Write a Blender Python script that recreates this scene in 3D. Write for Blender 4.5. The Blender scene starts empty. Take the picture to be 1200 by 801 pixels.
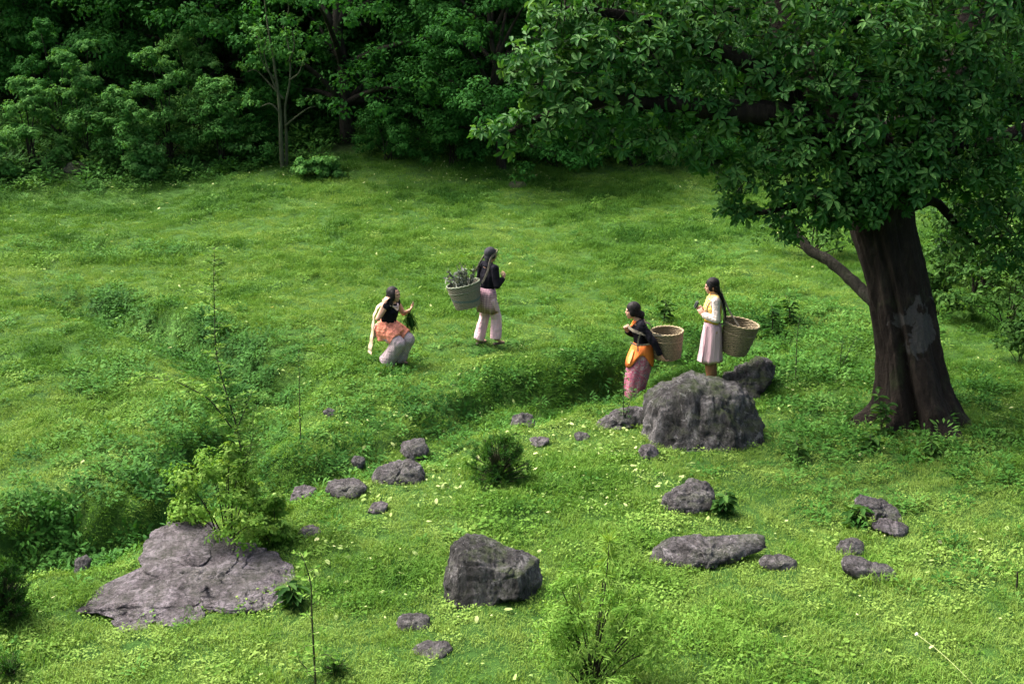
import bpy, bmesh, math, random
import numpy as np
from mathutils import Vector, Matrix, Euler

R = math.radians
random.seed(7)
rng = np.random.default_rng(7)
scene = bpy.context.scene
COL = scene.collection

# ------------------------------------------------------------------ camera
W_PX, H_PX, F_PX = 1200.0, 801.0, 1400.0
CAM = Vector((0.0, 0.0, 6.3))
PITCH = R(18.2)
cam_data = bpy.data.cameras.new('camera')
cam_data.sensor_width = 36.0
cam_data.lens = 36.0 * F_PX / W_PX
cam_data.clip_start = 0.1
cam_data.clip_end = 3000.0
cam = bpy.data.objects.new('camera', cam_data)
COL.objects.link(cam)
cam.location = CAM
cam.rotation_euler = (R(90) - PITCH, 0, 0)
scene.camera = cam

# ------------------------------------------------------------------ world, sun, exposure
SUN_DIR = Vector((-0.62, 0.30, 1.0)).normalized()       # towards the sun: upper left, a little beyond
world = bpy.data.worlds.new('World')
scene.world = world
world.use_nodes = True
wn = world.node_tree
sky = wn.nodes.new('ShaderNodeTexSky')
sky.sky_type = 'NISHITA'
sky.sun_disc = False
sky.sun_elevation = math.asin(SUN_DIR.z)
sky.sun_rotation = math.atan2(SUN_DIR.x, SUN_DIR.y) % (2 * math.pi)
sky.dust_density = 9.0
sky.air_density = 0.7
sky.ozone_density = 0.0
bg = wn.nodes['Background']
bg.inputs['Strength'].default_value = 0.15
wn.links.new(sky.outputs[0], bg.inputs['Color'])
sun_data = bpy.data.lights.new('sun', 'SUN')
sun_data.energy = 2.0
sun_data.angle = R(24)
sun_data.color = (1.0, 0.97, 0.90)
sun = bpy.data.objects.new('sun', sun_data)
COL.objects.link(sun)
sun.rotation_euler = SUN_DIR.to_track_quat('Z', 'Y').to_euler()
vs = scene.view_settings
vs.view_transform = 'Standard'
vs.look = 'None'
vs.exposure = 1.95
vs.gamma = 1.0
vs.use_curve_mapping = False
cy = scene.cycles
cy.max_bounces = 6
cy.diffuse_bounces = 3
cy.glossy_bounces = 2
cy.transmission_bounces = 4
cy.transparent_max_bounces = 4
cy.use_denoising = True
try:
    cy.denoiser = 'OPENIMAGEDENOISE'
except Exception:
    pass

# ------------------------------------------------------------------ noise and terrain
def _hash(ix, iy, seed):
    h = (ix.astype(np.int64) * 374761393 + iy.astype(np.int64) * 668265263 + seed * 1442695041) & 0xFFFFFFFF
    h = ((h ^ (h >> 13)) * 1274126177) & 0xFFFFFFFF
    return ((h ^ (h >> 16)) & 0xFFFFFF) / float(0xFFFFFF)

def vnoise(x, y, seed=0):
    x = np.asarray(x, dtype=float); y = np.asarray(y, dtype=float)
    ix = np.floor(x); iy = np.floor(y)
    fx = x - ix; fy = y - iy
    fx = fx * fx * fx * (fx * (fx * 6 - 15) + 10); fy = fy * fy * fy * (fy * (fy * 6 - 15) + 10)
    a = _hash(ix, iy, seed); b = _hash(ix + 1, iy, seed); c = _hash(ix, iy + 1, seed); d = _hash(ix + 1, iy + 1, seed)
    return (a * (1 - fx) + b * fx) * (1 - fy) + (c * (1 - fx) + d * fx) * fy * 1.0

def fbm(x, y, seed=0, octaves=3):
    s = 0; amp = 0.5; tot = 0
    for o in range(octaves):
        s = s + amp * vnoise(x * 2 ** o, y * 2 ** o, seed + o * 17); tot += amp; amp *= 0.5
    return s / tot

def sstep(a, b, x):
    t = np.clip((x - a) / (b - a), 0, 1)
    return t * t * (3 - 2 * t)

CF = Vector((0, math.cos(PITCH), -math.sin(PITCH)))     # view axis
CU = Vector((0, math.sin(PITCH), math.cos(PITCH)))      # image up
CR = Vector((1, 0, 0))

def ray(px, py):
    return CF + CR * ((px - W_PX / 2) / F_PX) + CU * (-(py - H_PX / 2) / F_PX)

def flat(px, py, z=0.0):
    d = ray(px, py)
    t = (z - CAM.z) / d.z
    return CAM + d * t

def at_depth(px, py, depth):
    return CAM + ray(px, py) * depth

def depth_of(p):
    return (Vector(p) - CAM).dot(CF)

def polyline(pts):
    return np.array([[flat(*p).x, flat(*p).y] for p in pts])

CH0 = polyline([(305, 455), (262, 424), (215, 402), (150, 374), (95, 348), (60, 338)])
CH1 = polyline([(305, 455), (290, 500), (245, 545), (170, 585), (80, 612), (-40, 640), (-200, 670)])
CH2 = polyline([(1000, 366), (930, 385), (860, 404), (770, 424), (690, 446), (620, 462), (545, 486), (480, 516), (410, 545), (330, 560), (262, 552)])
CH0_D = np.array([.36, .40, .50, .52, .42, .05])
CH1_D = np.array([.38, .46, .54, .62, .68, .70, .70])
CH2_D = np.array([0.0, .20, .30, .44, .66, .60, .32, .24, .28, .36, .45])
CHANNELS = ((CH0, CH0_D), (CH1, CH1_D), (CH2, CH2_D))

def chan(x, y, pl, dep):
    """distance, side (+ = far side) and depth along a channel polyline"""
    best = np.full(x.shape, 1e9); side = np.zeros(x.shape); d_at = np.zeros(x.shape)
    for i in range(len(pl) - 1):
        ax, ay = pl[i]; bx, by = pl[i + 1]
        ex, ey = bx - ax, by - ay
        L = ex * ex + ey * ey + 1e-9
        t = np.clip(((x - ax) * ex + (y - ay) * ey) / L, 0, 1)
        dx = x - (ax + t * ex); dy = y - (ay + t * ey)
        d = np.hypot(dx, dy)
        m = d < best
        best = np.where(m, d, best)
        side = np.where(m, np.sign(ex * dy - ey * dx), side)
        d_at = np.where(m, dep[i] * (1 - t) + dep[i + 1] * t, d_at)
    return best, side, d_at

FOREST_Y = 33.0
def forest_line(x):
    return FOREST_Y + 2.2 * np.exp(-((np.asarray(x) + 3.6) / 3.2) ** 2) + 1.4 * np.sin(np.asarray(x) * 0.21 + 0.6) + 0.7 * np.sin(np.asarray(x) * 0.53)

def H(x, y):
    x = np.atleast_1d(np.asarray(x, dtype=float)); y = np.atleast_1d(np.asarray(y, dtype=float))
    z = np.zeros(np.broadcast(x, y).shape)
    x, y = np.broadcast_arrays(x, y)
    z = z + 4.7 * np.clip(1 - y / 8.6, 0, 2.2) ** 1.15                      # the slope the camera stands on
    b = np.clip(y - (forest_line(x) - 1.5), 0, None)
    z = z + 0.20 * b - 0.13 * 1.5 * (1 - np.exp(-b / 1.5)) + 0.0006 * np.clip(b, 0, 160) ** 2   # wooded hillside
    z = z + .45 * np.exp(-((x + 3.6) / 3.6) ** 2 - ((y - 34.5) / 2.6) ** 2)
    act = sstep(8.2, 10.0, y) * (1 - sstep(34, 40, y))
    z = z + act * (0.34 * (fbm(x * 0.16 + 3, y * 0.16, 3, 2) - .5) + 0.20 * (fbm(x * 0.55, y * 0.55 + 7, 11, 2) - .5)
                   + 0.10 * (fbm(x * 1.7, y * 1.7, 23, 2) - .5))
    wob = (fbm(x * 0.9, y * 0.9, 41, 3) - .5)
    fine_w = fbm(x * 2.6, y * 2.6, 45, 2); brk = fbm(x * .45 + 2, y * .45, 49, 2)
    cut = np.zeros(x.shape); up = np.zeros(x.shape)
    for pl, dp in CHANNELS:
        d, s, k = chan(x, y, pl, dp)
        d = d + wob * .6 + (fine_w - .5) * .30
        k = k * (.75 + .5 * brk)
        # far side: steep bank; near side: gentle slope
        far = s < 0
        prof = np.where(far, 1 - sstep(0.16, 0.60, d), 1 - sstep(0.12, 1.05, d))
        lip = np.where(far, 0.22 * np.exp(-((d - 1.1) / 0.5) ** 2), 0.0)
        cut = np.maximum(cut, k * prof * (0.8 + 0.5 * wob)); up = np.maximum(up, k * lip)
    return z + act * (up * (1 - np.clip(cut * 3, 0, 1)) - cut)

def Hs(x, y):
    return float(H(x, y)[0])

def G(px, py):
    """the point of the ground seen at a pixel"""
    d = ray(px, py)
    ts = np.linspace(7.5, 90, 1700)
    P = np.array(CAM)[None, :] + ts[:, None] * np.array(d)[None, :]
    below = P[:, 2] < H(P[:, 0], P[:, 1])
    i = int(np.argmax(below)) if below.any() else len(ts) - 1
    a, b = ts[max(i - 1, 0)], ts[i]
    for _ in range(12):
        m = (a + b) / 2
        p = CAM + d * m
        if p.z < Hs(p.x, p.y): b = m
        else: a = m
    p = CAM + d * b
    return Vector((p.x, p.y, Hs(p.x, p.y)))

def channel_mask(x, y):
    x = np.asarray(x, dtype=float); y = np.asarray(y, dtype=float)
    m = np.zeros(x.shape)
    for pl, dp in CHANNELS:
        d, s, k = chan(x, y, pl, dp)
        far = s < 0
        m = np.maximum(m, np.where(far, np.exp(-((d - .45) / .42) ** 2), np.exp(-(d / .55) ** 2)) * np.clip(k * 2.2, 0, 1))
    return m

# ------------------------------------------------------------------ object helpers
def tag(o, label=None, cat=None, group=None, kind=None):
    if label: o['label'] = label
    if cat: o['category'] = cat
    if group: o['group'] = group
    if kind: o['kind'] = kind
    return o

def link(o, parent=None):
    COL.objects.link(o)
    if parent is not None: o.parent = parent
    return o

def empty(name, loc, rz=0.0, scale=1.0):
    o = bpy.data.objects.new(name, None)
    o.empty_display_size = 0.2
    o.location = loc
    o.rotation_euler = (0, 0, rz)
    o.scale = (scale,) * 3
    return link(o)

def mesh_np(name, verts, faces, smooth=True, attrs=None):
    """verts (n,3); faces: (m,k) int array, or a list of such arrays"""
    if not isinstance(faces, list): faces = [faces]
    me = bpy.data.meshes.new(name)
    verts = np.asarray(verts, dtype=np.float32)
    me.vertices.add(len(verts))
    me.vertices.foreach_set('co', verts.ravel())
    loops = np.concatenate([f.ravel() for f in faces]).astype(np.int32)
    starts = []; s = 0
    for f in faces:
        k = f.shape[1]
        starts.append(s + np.arange(f.shape[0]) * k); s += f.size
    starts = np.concatenate(starts).astype(np.int32)
    me.loops.add(len(loops)); me.loops.foreach_set('vertex_index', loops)
    me.polygons.add(len(starts)); me.polygons.foreach_set('loop_start', starts)
    me.update(calc_edges=True)
    if smooth:
        me.polygons.foreach_set('use_smooth', np.ones(len(starts), dtype=bool))
    for an, av in (attrs or {}).items():
        a = me.attributes.new(an, 'FLOAT', 'POINT')
        a.data.foreach_set('value', np.asarray(av, dtype=np.float32))
    me.validate()
    return me

def obj(name, me, mat=None, parent=None, loc=None):
    o = bpy.data.objects.new(name, me)
    if mat is not None and len(me.materials) == 0: me.materials.append(mat)
    if loc is not None: o.location = loc
    return link(o, parent)

def bm_mesh(name, bm, smooth=True):
    me = bpy.data.meshes.new(name)
    bm.normal_update()
    bm.to_mesh(me); bm.free()
    if smooth:
        me.polygons.foreach_set('use_smooth', np.ones(len(me.polygons), dtype=bool))
    return me

def tube_arrays(pts, radii, seg=8, wob=0.0, seed=0, cap=True):
    """tapered tube along points: verts, quads"""
    pts = [Vector(p) for p in pts]
    r0 = random.Random(seed)
    V = []; n = len(pts)
    ref = Vector((0.31, 0.92, 0.2)).normalized()
    for i, p in enumerate(pts):
        t = (pts[min(i + 1, n - 1)] - pts[max(i - 1, 0)]).normalized()
        a = t.cross(ref)
        if a.length < 1e-4: a = t.cross(Vector((1, 0, 0)))
        a.normalize(); b = t.cross(a)
        for k in range(seg):
            th = 2 * math.pi * k / seg
            rr = radii[i] * (1 + wob * (r0.random() - .5))
            V.append(p + a * (math.cos(th) * rr) + b * (math.sin(th) * rr))
    F = []
    for i in range(n - 1):
        for k in range(seg):
            F.append((i * seg + k, i * seg + (k + 1) % seg, (i + 1) * seg + (k + 1) % seg, (i + 1) * seg + k))
    V = [tuple(v) for v in V]
    if cap:
        b0 = len(V); V.append(tuple(pts[0])); V.append(tuple(pts[-1]))
        for k in range(seg):
            F.append((b0, (k + 1) % seg, k, k))
            e = (n - 1) * seg
            F.append((b0 + 1, e + k, e + (k + 1) % seg, e + (k + 1) % seg))
    return V, F

class MB:
    """collects tubes and polygons that make ONE part"""
    def __init__(s): s.v = []; s.f = []
    def add(s, V, F):
        o = len(s.v); s.v += list(V)
        for f in F:
            g = []
            for i in f:
                if i + o not in g: g.append(i + o)
            s.f.append(tuple(g))
    def tube(s, pts, radii, seg=8, wob=0.0, seed=0):
        s.add(*tube_arrays(pts, radii, seg, wob, seed))
    def mesh(s, name, smooth=True):
        me = bpy.data.meshes.new(name)
        me.from_pydata([tuple(v) for v in s.v], [], s.f)
        me.update()
        if smooth: me.polygons.foreach_set('use_smooth', np.ones(len(me.polygons), dtype=bool))
        return me

def bez(p0, p1, p2, n=8):
    p0, p1, p2 = Vector(p0), Vector(p1), Vector(p2)
    return [p0 * (1 - t) ** 2 + p1 * 2 * t * (1 - t) + p2 * t * t for t in [i / (n - 1) for i in range(n)]]

def smooth_path(pts, n=6):
    """Catmull-Rom through the points"""
    P = [Vector(p) for p in pts]
    P = [P[0] * 2 - P[1]] + P + [P[-1] * 2 - P[-2]]
    out = []
    for i in range(1, len(P) - 2):
        a, b, c, d = P[i - 1], P[i], P[i + 1], P[i + 2]
        for k in range(n):
            t = k / n
            out.append(0.5 * ((2 * b) + (c - a) * t + (2 * a - 5 * b + 4 * c - d) * t * t + (3 * b - a - 3 * c + d) * t ** 3))
    out.append(P[-2])
    return out

# ------------------------------------------------------------------ materials
def new_mat(name):
    m = bpy.data.materials.new(name)
    m.use_nodes = True
    nt = m.node_tree
    b = nt.nodes['Principled BSDF']
    return m, nt, b

def ramp(nt, fac, stops):
    r = nt.nodes.new('ShaderNodeValToRGB')
    el = r.color_ramp.elements
    while len(el) > 1: el.remove(el[-1])
    el[0].position = stops[0][0]; el[0].color = (*stops[0][1], 1)
    for p, c in stops[1:]:
        e = el.new(p); e.color = (*c, 1)
    nt.links.new(fac, r.inputs[0])
    return r.outputs[0]

def noise(nt, scale, detail=4, rough=.6, coord=None, dist=0.0):
    n = nt.nodes.new('ShaderNodeTexNoise')
    n.inputs['Scale'].default_value = scale
    n.inputs['Detail'].default_value = detail
    n.inputs['Roughness'].default_value = rough
    n.inputs['Distortion'].default_value = dist
    if coord is not None: nt.links.new(coord, n.inputs['Vector'])
    return n.outputs['Fac']

def bump(nt, b, height, strength=.5, dist=.02):
    n = nt.nodes.new('ShaderNodeBump')
    n.inputs['Strength'].default_value = strength
    n.inputs['Distance'].default_value = dist
    nt.links.new(height, n.inputs['Height'])
    nt.links.new(n.outputs[0], b.inputs['Normal'])

def coords(nt, kind='Object', scale=(1, 1, 1), rot=(0, 0, 0)):
    t = nt.nodes.new('ShaderNodeTexCoord')
    m = nt.nodes.new('ShaderNodeMapping')
    m.inputs['Scale'].default_value = scale
    m.inputs['Rotation'].default_value = rot
    nt.links.new(t.outputs[kind], m.inputs[0])
    return m.outputs[0]

def mix(nt, fac, a, b, mode='MIX'):
    n = nt.nodes.new('ShaderNodeMix')
    n.data_type = 'RGBA'; n.blend_type = mode
    for sock, v in ((0, fac), (6, a), (7, b)):
        if hasattr(v, 'is_output'): nt.links.new(v, n.inputs[sock])
        elif sock == 0: n.inputs[0].default_value = v
        else: n.inputs[sock].default_value = (*v, 1)
    return n.outputs[2]

def attr(nt, name, instancer=False):
    a = nt.nodes.new('ShaderNodeAttribute')
    a.attribute_name = name
    if instancer: a.attribute_type = 'INSTANCER'
    return a.outputs['Fac']

def leaf_mat(name, dark, mid, light, rough=.5, trans=.3, instancer=False, spec=.3, tint='tint'):
    m, nt, b = new_mat(name)
    c = ramp(nt, attr(nt, tint, instancer), [(0, dark), (.5, mid), (1, light)])
    if not instancer:
        oi = nt.nodes.new('ShaderNodeObjectInfo')
        v = ramp(nt, oi.outputs['Random'], [(0, (.8, .85, .8)), (1, (1.15, 1.1, 1.05))])
        c = mix(nt, 1.0, c, v, 'MULTIPLY')
    nt.links.new(c, b.inputs['Base Color'])
    b.inputs['Roughness'].default_value = rough
    b.inputs['Specular IOR Level'].default_value = spec
    t = nt.nodes.new('ShaderNodeBsdfTranslucent')
    tc = mix(nt, 1.0, c, (1.25, 1.15, .55), 'MULTIPLY')
    nt.links.new(tc, t.inputs[0])
    mx = nt.nodes.new('ShaderNodeMixShader')
    mx.inputs[0].default_value = trans
    nt.links.new(b.outputs[0], mx.inputs[1]); nt.links.new(t.outputs[0], mx.inputs[2])
    nt.links.new(mx.outputs[0], nt.nodes['Material Output'].inputs[0])
    return m

def ground_mat():
    m, nt, b = new_mat('meadow_soil')
    co = coords(nt)
    n1 = noise(nt, 0.55, 5, .65, co)
    n2 = noise(nt, 9.0, 6, .7, co)
    n3 = noise(nt, 60.0, 4, .7, co)
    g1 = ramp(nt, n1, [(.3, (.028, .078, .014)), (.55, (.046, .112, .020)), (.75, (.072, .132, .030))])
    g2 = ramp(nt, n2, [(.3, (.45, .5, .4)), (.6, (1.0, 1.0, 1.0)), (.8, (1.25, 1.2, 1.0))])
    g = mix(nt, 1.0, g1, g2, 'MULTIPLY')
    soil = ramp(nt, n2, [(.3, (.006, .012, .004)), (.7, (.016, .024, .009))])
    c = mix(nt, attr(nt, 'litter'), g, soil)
    nt.links.new(c, b.inputs['Base Color'])
    b.inputs['Roughness'].default_value = .95
    b.inputs['Specular IOR Level'].default_value = .1
    ad = nt.nodes.new('ShaderNodeMath'); ad.operation = 'ADD'
    nt.links.new(n2, ad.inputs[0]); nt.links.new(n3, ad.inputs[1])
    bump(nt, b, ad.outputs[0], .9, .05)
    return m

def rock_mat(name, base, dark, light, streak=1.0, moss=0.35):
    m, nt, b = new_mat(name)
    co = coords(nt)
    cs = coords(nt, scale=(1, 1, streak), rot=(.25, .3, 0))
    n1 = noise(nt, 3.2, 8, .68, cs, .4)
    n2 = noise(nt, 26.0, 9, .75, cs)
    vo = nt.nodes.new('ShaderNodeTexVoronoi'); vo.feature = 'DISTANCE_TO_EDGE'
    vo.inputs['Scale'].default_value = 3.4
    wv = nt.nodes.new('ShaderNodeVectorMath'); wv.operation = 'ADD'
    wn_ = nt.nodes.new('ShaderNodeTexNoise'); wn_.inputs['Scale'].default_value = 3.0; wn_.inputs['Detail'].default_value = 5
    ws = nt.nodes.new('ShaderNodeVectorMath'); ws.operation = 'SCALE'; ws.inputs['Scale'].default_value = .55
    nt.links.new(cs, wn_.inputs['Vector']); nt.links.new(wn_.outputs['Color'], ws.inputs[0])
    nt.links.new(cs, wv.inputs[0]); nt.links.new(ws.outputs[0], wv.inputs[1]); nt.links.new(wv.outputs[0], vo.inputs['Vector'])
    c1 = ramp(nt, n1, [(.30, dark), (.46, base), (.60, light), (.72, base)])
    c2 = ramp(nt, n2, [(.34, (.22, .22, .22)), (.50, (.95, .95, .95)), (.66, (1.7, 1.65, 1.7))])
    c = mix(nt, 1.0, c1, c2, 'MULTIPLY')
    crk = ramp(nt, vo.outputs['Distance'], [(.0, (.12, .12, .12)), (.035, (.55, .55, .55)), (.07, (1, 1, 1))])
    c = mix(nt, .5, c, crk, 'MULTIPLY')
    lich = ramp(nt, noise(nt, 6.0, 6, .75, co, .8), [(.57, (0, 0, 0)), (.63, (.8, .8, .8))])
    c = mix(nt, lich, c, tuple(min(1, v * 1.5) for v in light))
    # moss where the surface looks up
    g = nt.nodes.new('ShaderNodeNewGeometry')
    sx = nt.nodes.new('ShaderNodeSeparateXYZ'); nt.links.new(g.outputs['Normal'], sx.inputs[0])
    mo = nt.nodes.new('ShaderNodeMath'); mo.operation = 'MULTIPLY'
    mm = ramp(nt, noise(nt, 2.2, 6, .7, co), [(.44, (0, 0, 0)), (.58, (1, 1, 1))])
    mu = ramp(nt, sx.outputs[2], [(.35, (0, 0, 0)), (.8, (moss, moss, moss))])
    nt.links.new(mm, mo.inputs[0]); nt.links.new(mu, mo.inputs[1])
    c = mix(nt, mo.outputs[0], c, (.035, .055, .014))
    nt.links.new(c, b.inputs['Base Color'])
    b.inputs['Roughness'].default_value = .9
    b.inputs['Specular IOR Level'].default_value = .25
    ad = nt.nodes.new('ShaderNodeMath'); ad.operation = 'ADD'
    nt.links.new(n1, ad.inputs[0]); nt.links.new(n2, ad.inputs[1])
    bump(nt, b, ad.outputs[0], 1.0, .14)
    return m

def bark_mat(name, c0, c1, c2, patch=None):
    m, nt, b = new_mat(name)
    co = coords(nt, scale=(1, 1, .22))
    n1 = noise(nt, 9.0, 8, .7, co, .5)
    n2 = noise(nt, 2.0, 5, .6, coords(nt))
    n3 = noise(nt, 30.0, 6, .7, coords(nt))
    c = ramp(nt, n1, [(.30, c0), (.52, c1), (.72, c2)])
    mm = ramp(nt, n2, [(.55, (0, 0, 0)), (.72, (.55, .55, .55))])
    c = mix(nt, mm, c, (.030, .045, .016))
    if patch is not None:
        # a bare, paler grey scar with its own ragged shape, in the tree's own space
        tc = nt.nodes.new('ShaderNodeTexCoord')
        vm = nt.nodes.new('ShaderNodeVectorMath'); vm.operation = 'SUBTRACT'
        nt.links.new(tc.outputs['Object'], vm.inputs[0]); vm.inputs[1].default_value = patch[0]
        dv = nt.nodes.new('ShaderNodeVectorMath'); dv.operation = 'DIVIDE'
        nt.links.new(vm.outputs[0], dv.inputs[0]); dv.inputs[1].default_value = patch[1]
        ln = nt.nodes.new('ShaderNodeVectorMath'); ln.operation = 'LENGTH'
        nt.links.new(dv.outputs[0], ln.inputs[0])
        a = nt.nodes.new('ShaderNodeMath'); a.operation = 'MULTIPLY_ADD'
        nt.links.new(noise(nt, 3.6, 4, .6, coords(nt), .6), a.inputs[0]); a.inputs[1].default_value = 3.6; nt.links.new(ln.outputs['Value'], a.inputs[2])
        pm = ramp(nt, a.outputs[0], [(0.0, (1, 1, 1)), (.5, (1, 1, 1)), (.53, (0, 0, 0))])
        # the ramp runs 0..1, so bring the distance into range
        a2 = nt.nodes.new('ShaderNodeMath'); a2.operation = 'MULTIPLY'; a2.inputs[1].default_value = .19
        nt.links.new(a.outputs[0], a2.inputs[0])
        rmp = [n for n in nt.nodes if n.type == 'VALTORGB'][-1]
        nt.links.new(a2.outputs[0], rmp.inputs[0])
        pc = ramp(nt, n3, [(.3, (.026, .025, .024)), (.7, (.050, .049, .048))])
        c = mix(nt, pm, c, pc)
    nt.links.new(c, b.inputs['Base Color'])
    b.inputs['Roughness'].default_value = .95
    b.inputs['Specular IOR Level'].default_value = .15
    ad = nt.nodes.new('ShaderNodeMath'); ad.operation = 'MULTIPLY_ADD'
    nt.links.new(n3, ad.inputs[0]); ad.inputs[1].default_value = .4; nt.links.new(n1, ad.inputs[2])
    bump(nt, b, ad.outputs[0], 1.0, .06)
    return m

def cloth_mat(name, col, var=.18, fold=(14, 14, 3), rough=.9, weave=260, pattern=None):
    m, nt, b = new_mat(name)
    n = noise(nt, 1.0, 3, .55, coords(nt, scale=fold), .5)
    w = noise(nt, weave, 2, .6, coords(nt))
    lo = tuple(v * (1 - var) for v in col); hi = tuple(min(1, v * (1 + var)) for v in col)
    c = ramp(nt, n, [(.3, lo), (.7, hi)])
    if pattern is not None: c = pattern(nt, c)
    c = mix(nt, .25, c, ramp(nt, w, [(.3, (.6, .6, .6)), (.7, (1.3, 1.3, 1.3))]), 'MULTIPLY')
    nt.links.new(c, b.inputs['Base Color'])
    b.inputs['Roughness'].default_value = rough
    b.inputs['Specular IOR Level'].default_value = .05
    bump(nt, b, n, .8, .03)
    return m

def plain_mat(name, col, rough=.6, nscale=40, var=.2, bumpd=.004, spec=.3):
    m, nt, b = new_mat(name)
    n = noise(nt, nscale, 4, .6, coords(nt))
    c = ramp(nt, n, [(.3, tuple(v * (1 - var) for v in col)), (.7, tuple(min(1, v * (1 + var)) for v in col))])
    nt.links.new(c, b.inputs['Base Color'])
    b.inputs['Roughness'].default_value = rough
    b.inputs['Specular IOR Level'].default_value = spec
    bump(nt, b, n, .5, bumpd)
    return m

# ================================================================== THE SETTING: ground, grass, herbs
def spread_axis(lo_far, lo, hi, hi_far, step, grow=1.16):
    mid = list(np.arange(lo, hi + 1e-6, step))
    a = []; v = lo; s = step
    while v > lo_far: s *= grow; v -= s; a.append(v)
    b = []; v = mid[-1]; s = step
    while v < hi_far: s *= grow; v += s; b.append(v)
    return np.array(a[::-1] + mid + b)

gx = spread_axis(-420, -15, 15, 420, 0.09)
gy = spread_axis(-60, 8.5, 30, 600, 0.09)
GX, GY = np.meshgrid(gx, gy)
GZ = H(GX.ravel(), GY.ravel())
fine = 0.035 * (fbm(GX.ravel() * 4.5, GY.ravel() * 4.5, 77, 2) - .5) * sstep(8.5, 10, GY.ravel()) * (1 - sstep(34, 40, GY.ravel()))
nx, ny = len(gx), len(gy)
idx = np.arange(nx * ny).reshape(ny, nx)
gf = np.stack([idx[:-1, :-1].ravel(), idx[:-1, 1:].ravel(), idx[1:, 1:].ravel(), idx[1:, :-1].ravel()], 1)
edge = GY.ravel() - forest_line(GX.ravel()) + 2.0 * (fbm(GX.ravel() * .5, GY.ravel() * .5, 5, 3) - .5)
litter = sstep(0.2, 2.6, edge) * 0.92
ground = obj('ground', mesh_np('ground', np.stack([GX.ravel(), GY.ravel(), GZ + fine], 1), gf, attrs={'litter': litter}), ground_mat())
tag(ground, kind='structure')

def leaf_fan(n, length, width, spread, rise, seed, droop=.35, jit=.4):
    """one proto clump of n leaves: verts, quads, tint"""
    r = np.random.default_rng(seed)
    V = []; F = []; T = []
    for i in range(n):
        th = r.random() * 2 * math.pi
        el = math.asin(min(.98, rise + (1 - rise) * r.random() * .8)) * (1 - jit * r.random())
        L = length * (.6 + .8 * r.random()); w = width * (.7 + .6 * r.random())
        base = np.array([math.cos(th), math.sin(th), 0]) * spread * math.sqrt(r.random())
        base[2] = 0
        d = np.array([math.cos(th) * math.cos(el), math.sin(th) * math.cos(el), math.sin(el)])
        s = np.array([-math.sin(th), math.cos(th), 0.0])
        s = s * math.cos(.6 * (r.random() - .5)) + np.array([0, 0, 1]) * math.sin(.6 * (r.random() - .5))
        up = np.cross(d, s)
        tip = base + d * L - np.array([0, 0, 1]) * droop * L * r.random()
        m = base + d * L * .5
        o = len(V)
        V += [base, m - s * w / 2, tip, m + s * w / 2]
        F.append((o, o + 1, o + 2, o + 3)); T += [r.random()] * 4
    return np.array(V), np.array(F), np.array(T)

def blade_patch(n, radius, length, width, seed, lean=.5):
    r = np.random.default_rng(seed)
    V = []; F = []
    for i in range(n):
        th = r.random() * 2 * math.pi; rr = radius * math.sqrt(r.random())
        b = np.array([math.cos(th) * rr, math.sin(th) * rr, -.01])
        ph = r.random() * 2 * math.pi
        L = length * (.45 + .9 * r.random()); w = width * (.7 + .6 * r.random())
        d = np.array([math.cos(ph), math.sin(ph), 0]); s = np.array([-d[1], d[0], 0])
        ln = lean * (.3 + 1.1 * r.random())
        m = b + np.array([0, 0, L * .6]) + d * L * .3 * ln
        t = b + np.array([0, 0, L * (1 - .35 * ln)]) + d * L * .95 * ln
        o = len(V)
        V += [b - s * w / 2, b + s * w / 2, m + s * w * .4, m - s * w * .4, t]
        F += [(o, o + 1, o + 2, o + 3), (o + 3, o + 2, o + 4, o + 4)]
    me = bpy.data.meshes.new('patch')
    me.from_pydata([tuple(v) for v in V], [], [tuple(dict.fromkeys(f)) for f in F])
    me.update()
    return me

def clover_patch(n, radius, size, seed):
    """small round leaves lying just above the turf"""
    r = np.random.default_rng(seed); V = []; F = []
    for i in range(n):
        th = r.random() * 6.28; rr = radius * math.sqrt(r.random()); z = .015 + .05 * r.random()
        c = np.array([math.cos(th) * rr, math.sin(th) * rr, z]); q = size * (.6 + .8 * r.random())
        ph = r.random() * 6.28; tx = r.normal(0, .35); ty = r.normal(0, .35)
        o = len(V)
        for k in range(5):
            a = ph + k * 1.2566
            x, y = math.cos(a) * q, math.sin(a) * q * .8
            V.append(c + np.array([x, y, x * tx + y * ty]))
        F.append(tuple(range(o, o + 5)))
    me = bpy.data.meshes.new('clover'); me.from_pydata([tuple(v) for v in V], [], F); me.update()
    return me

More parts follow.
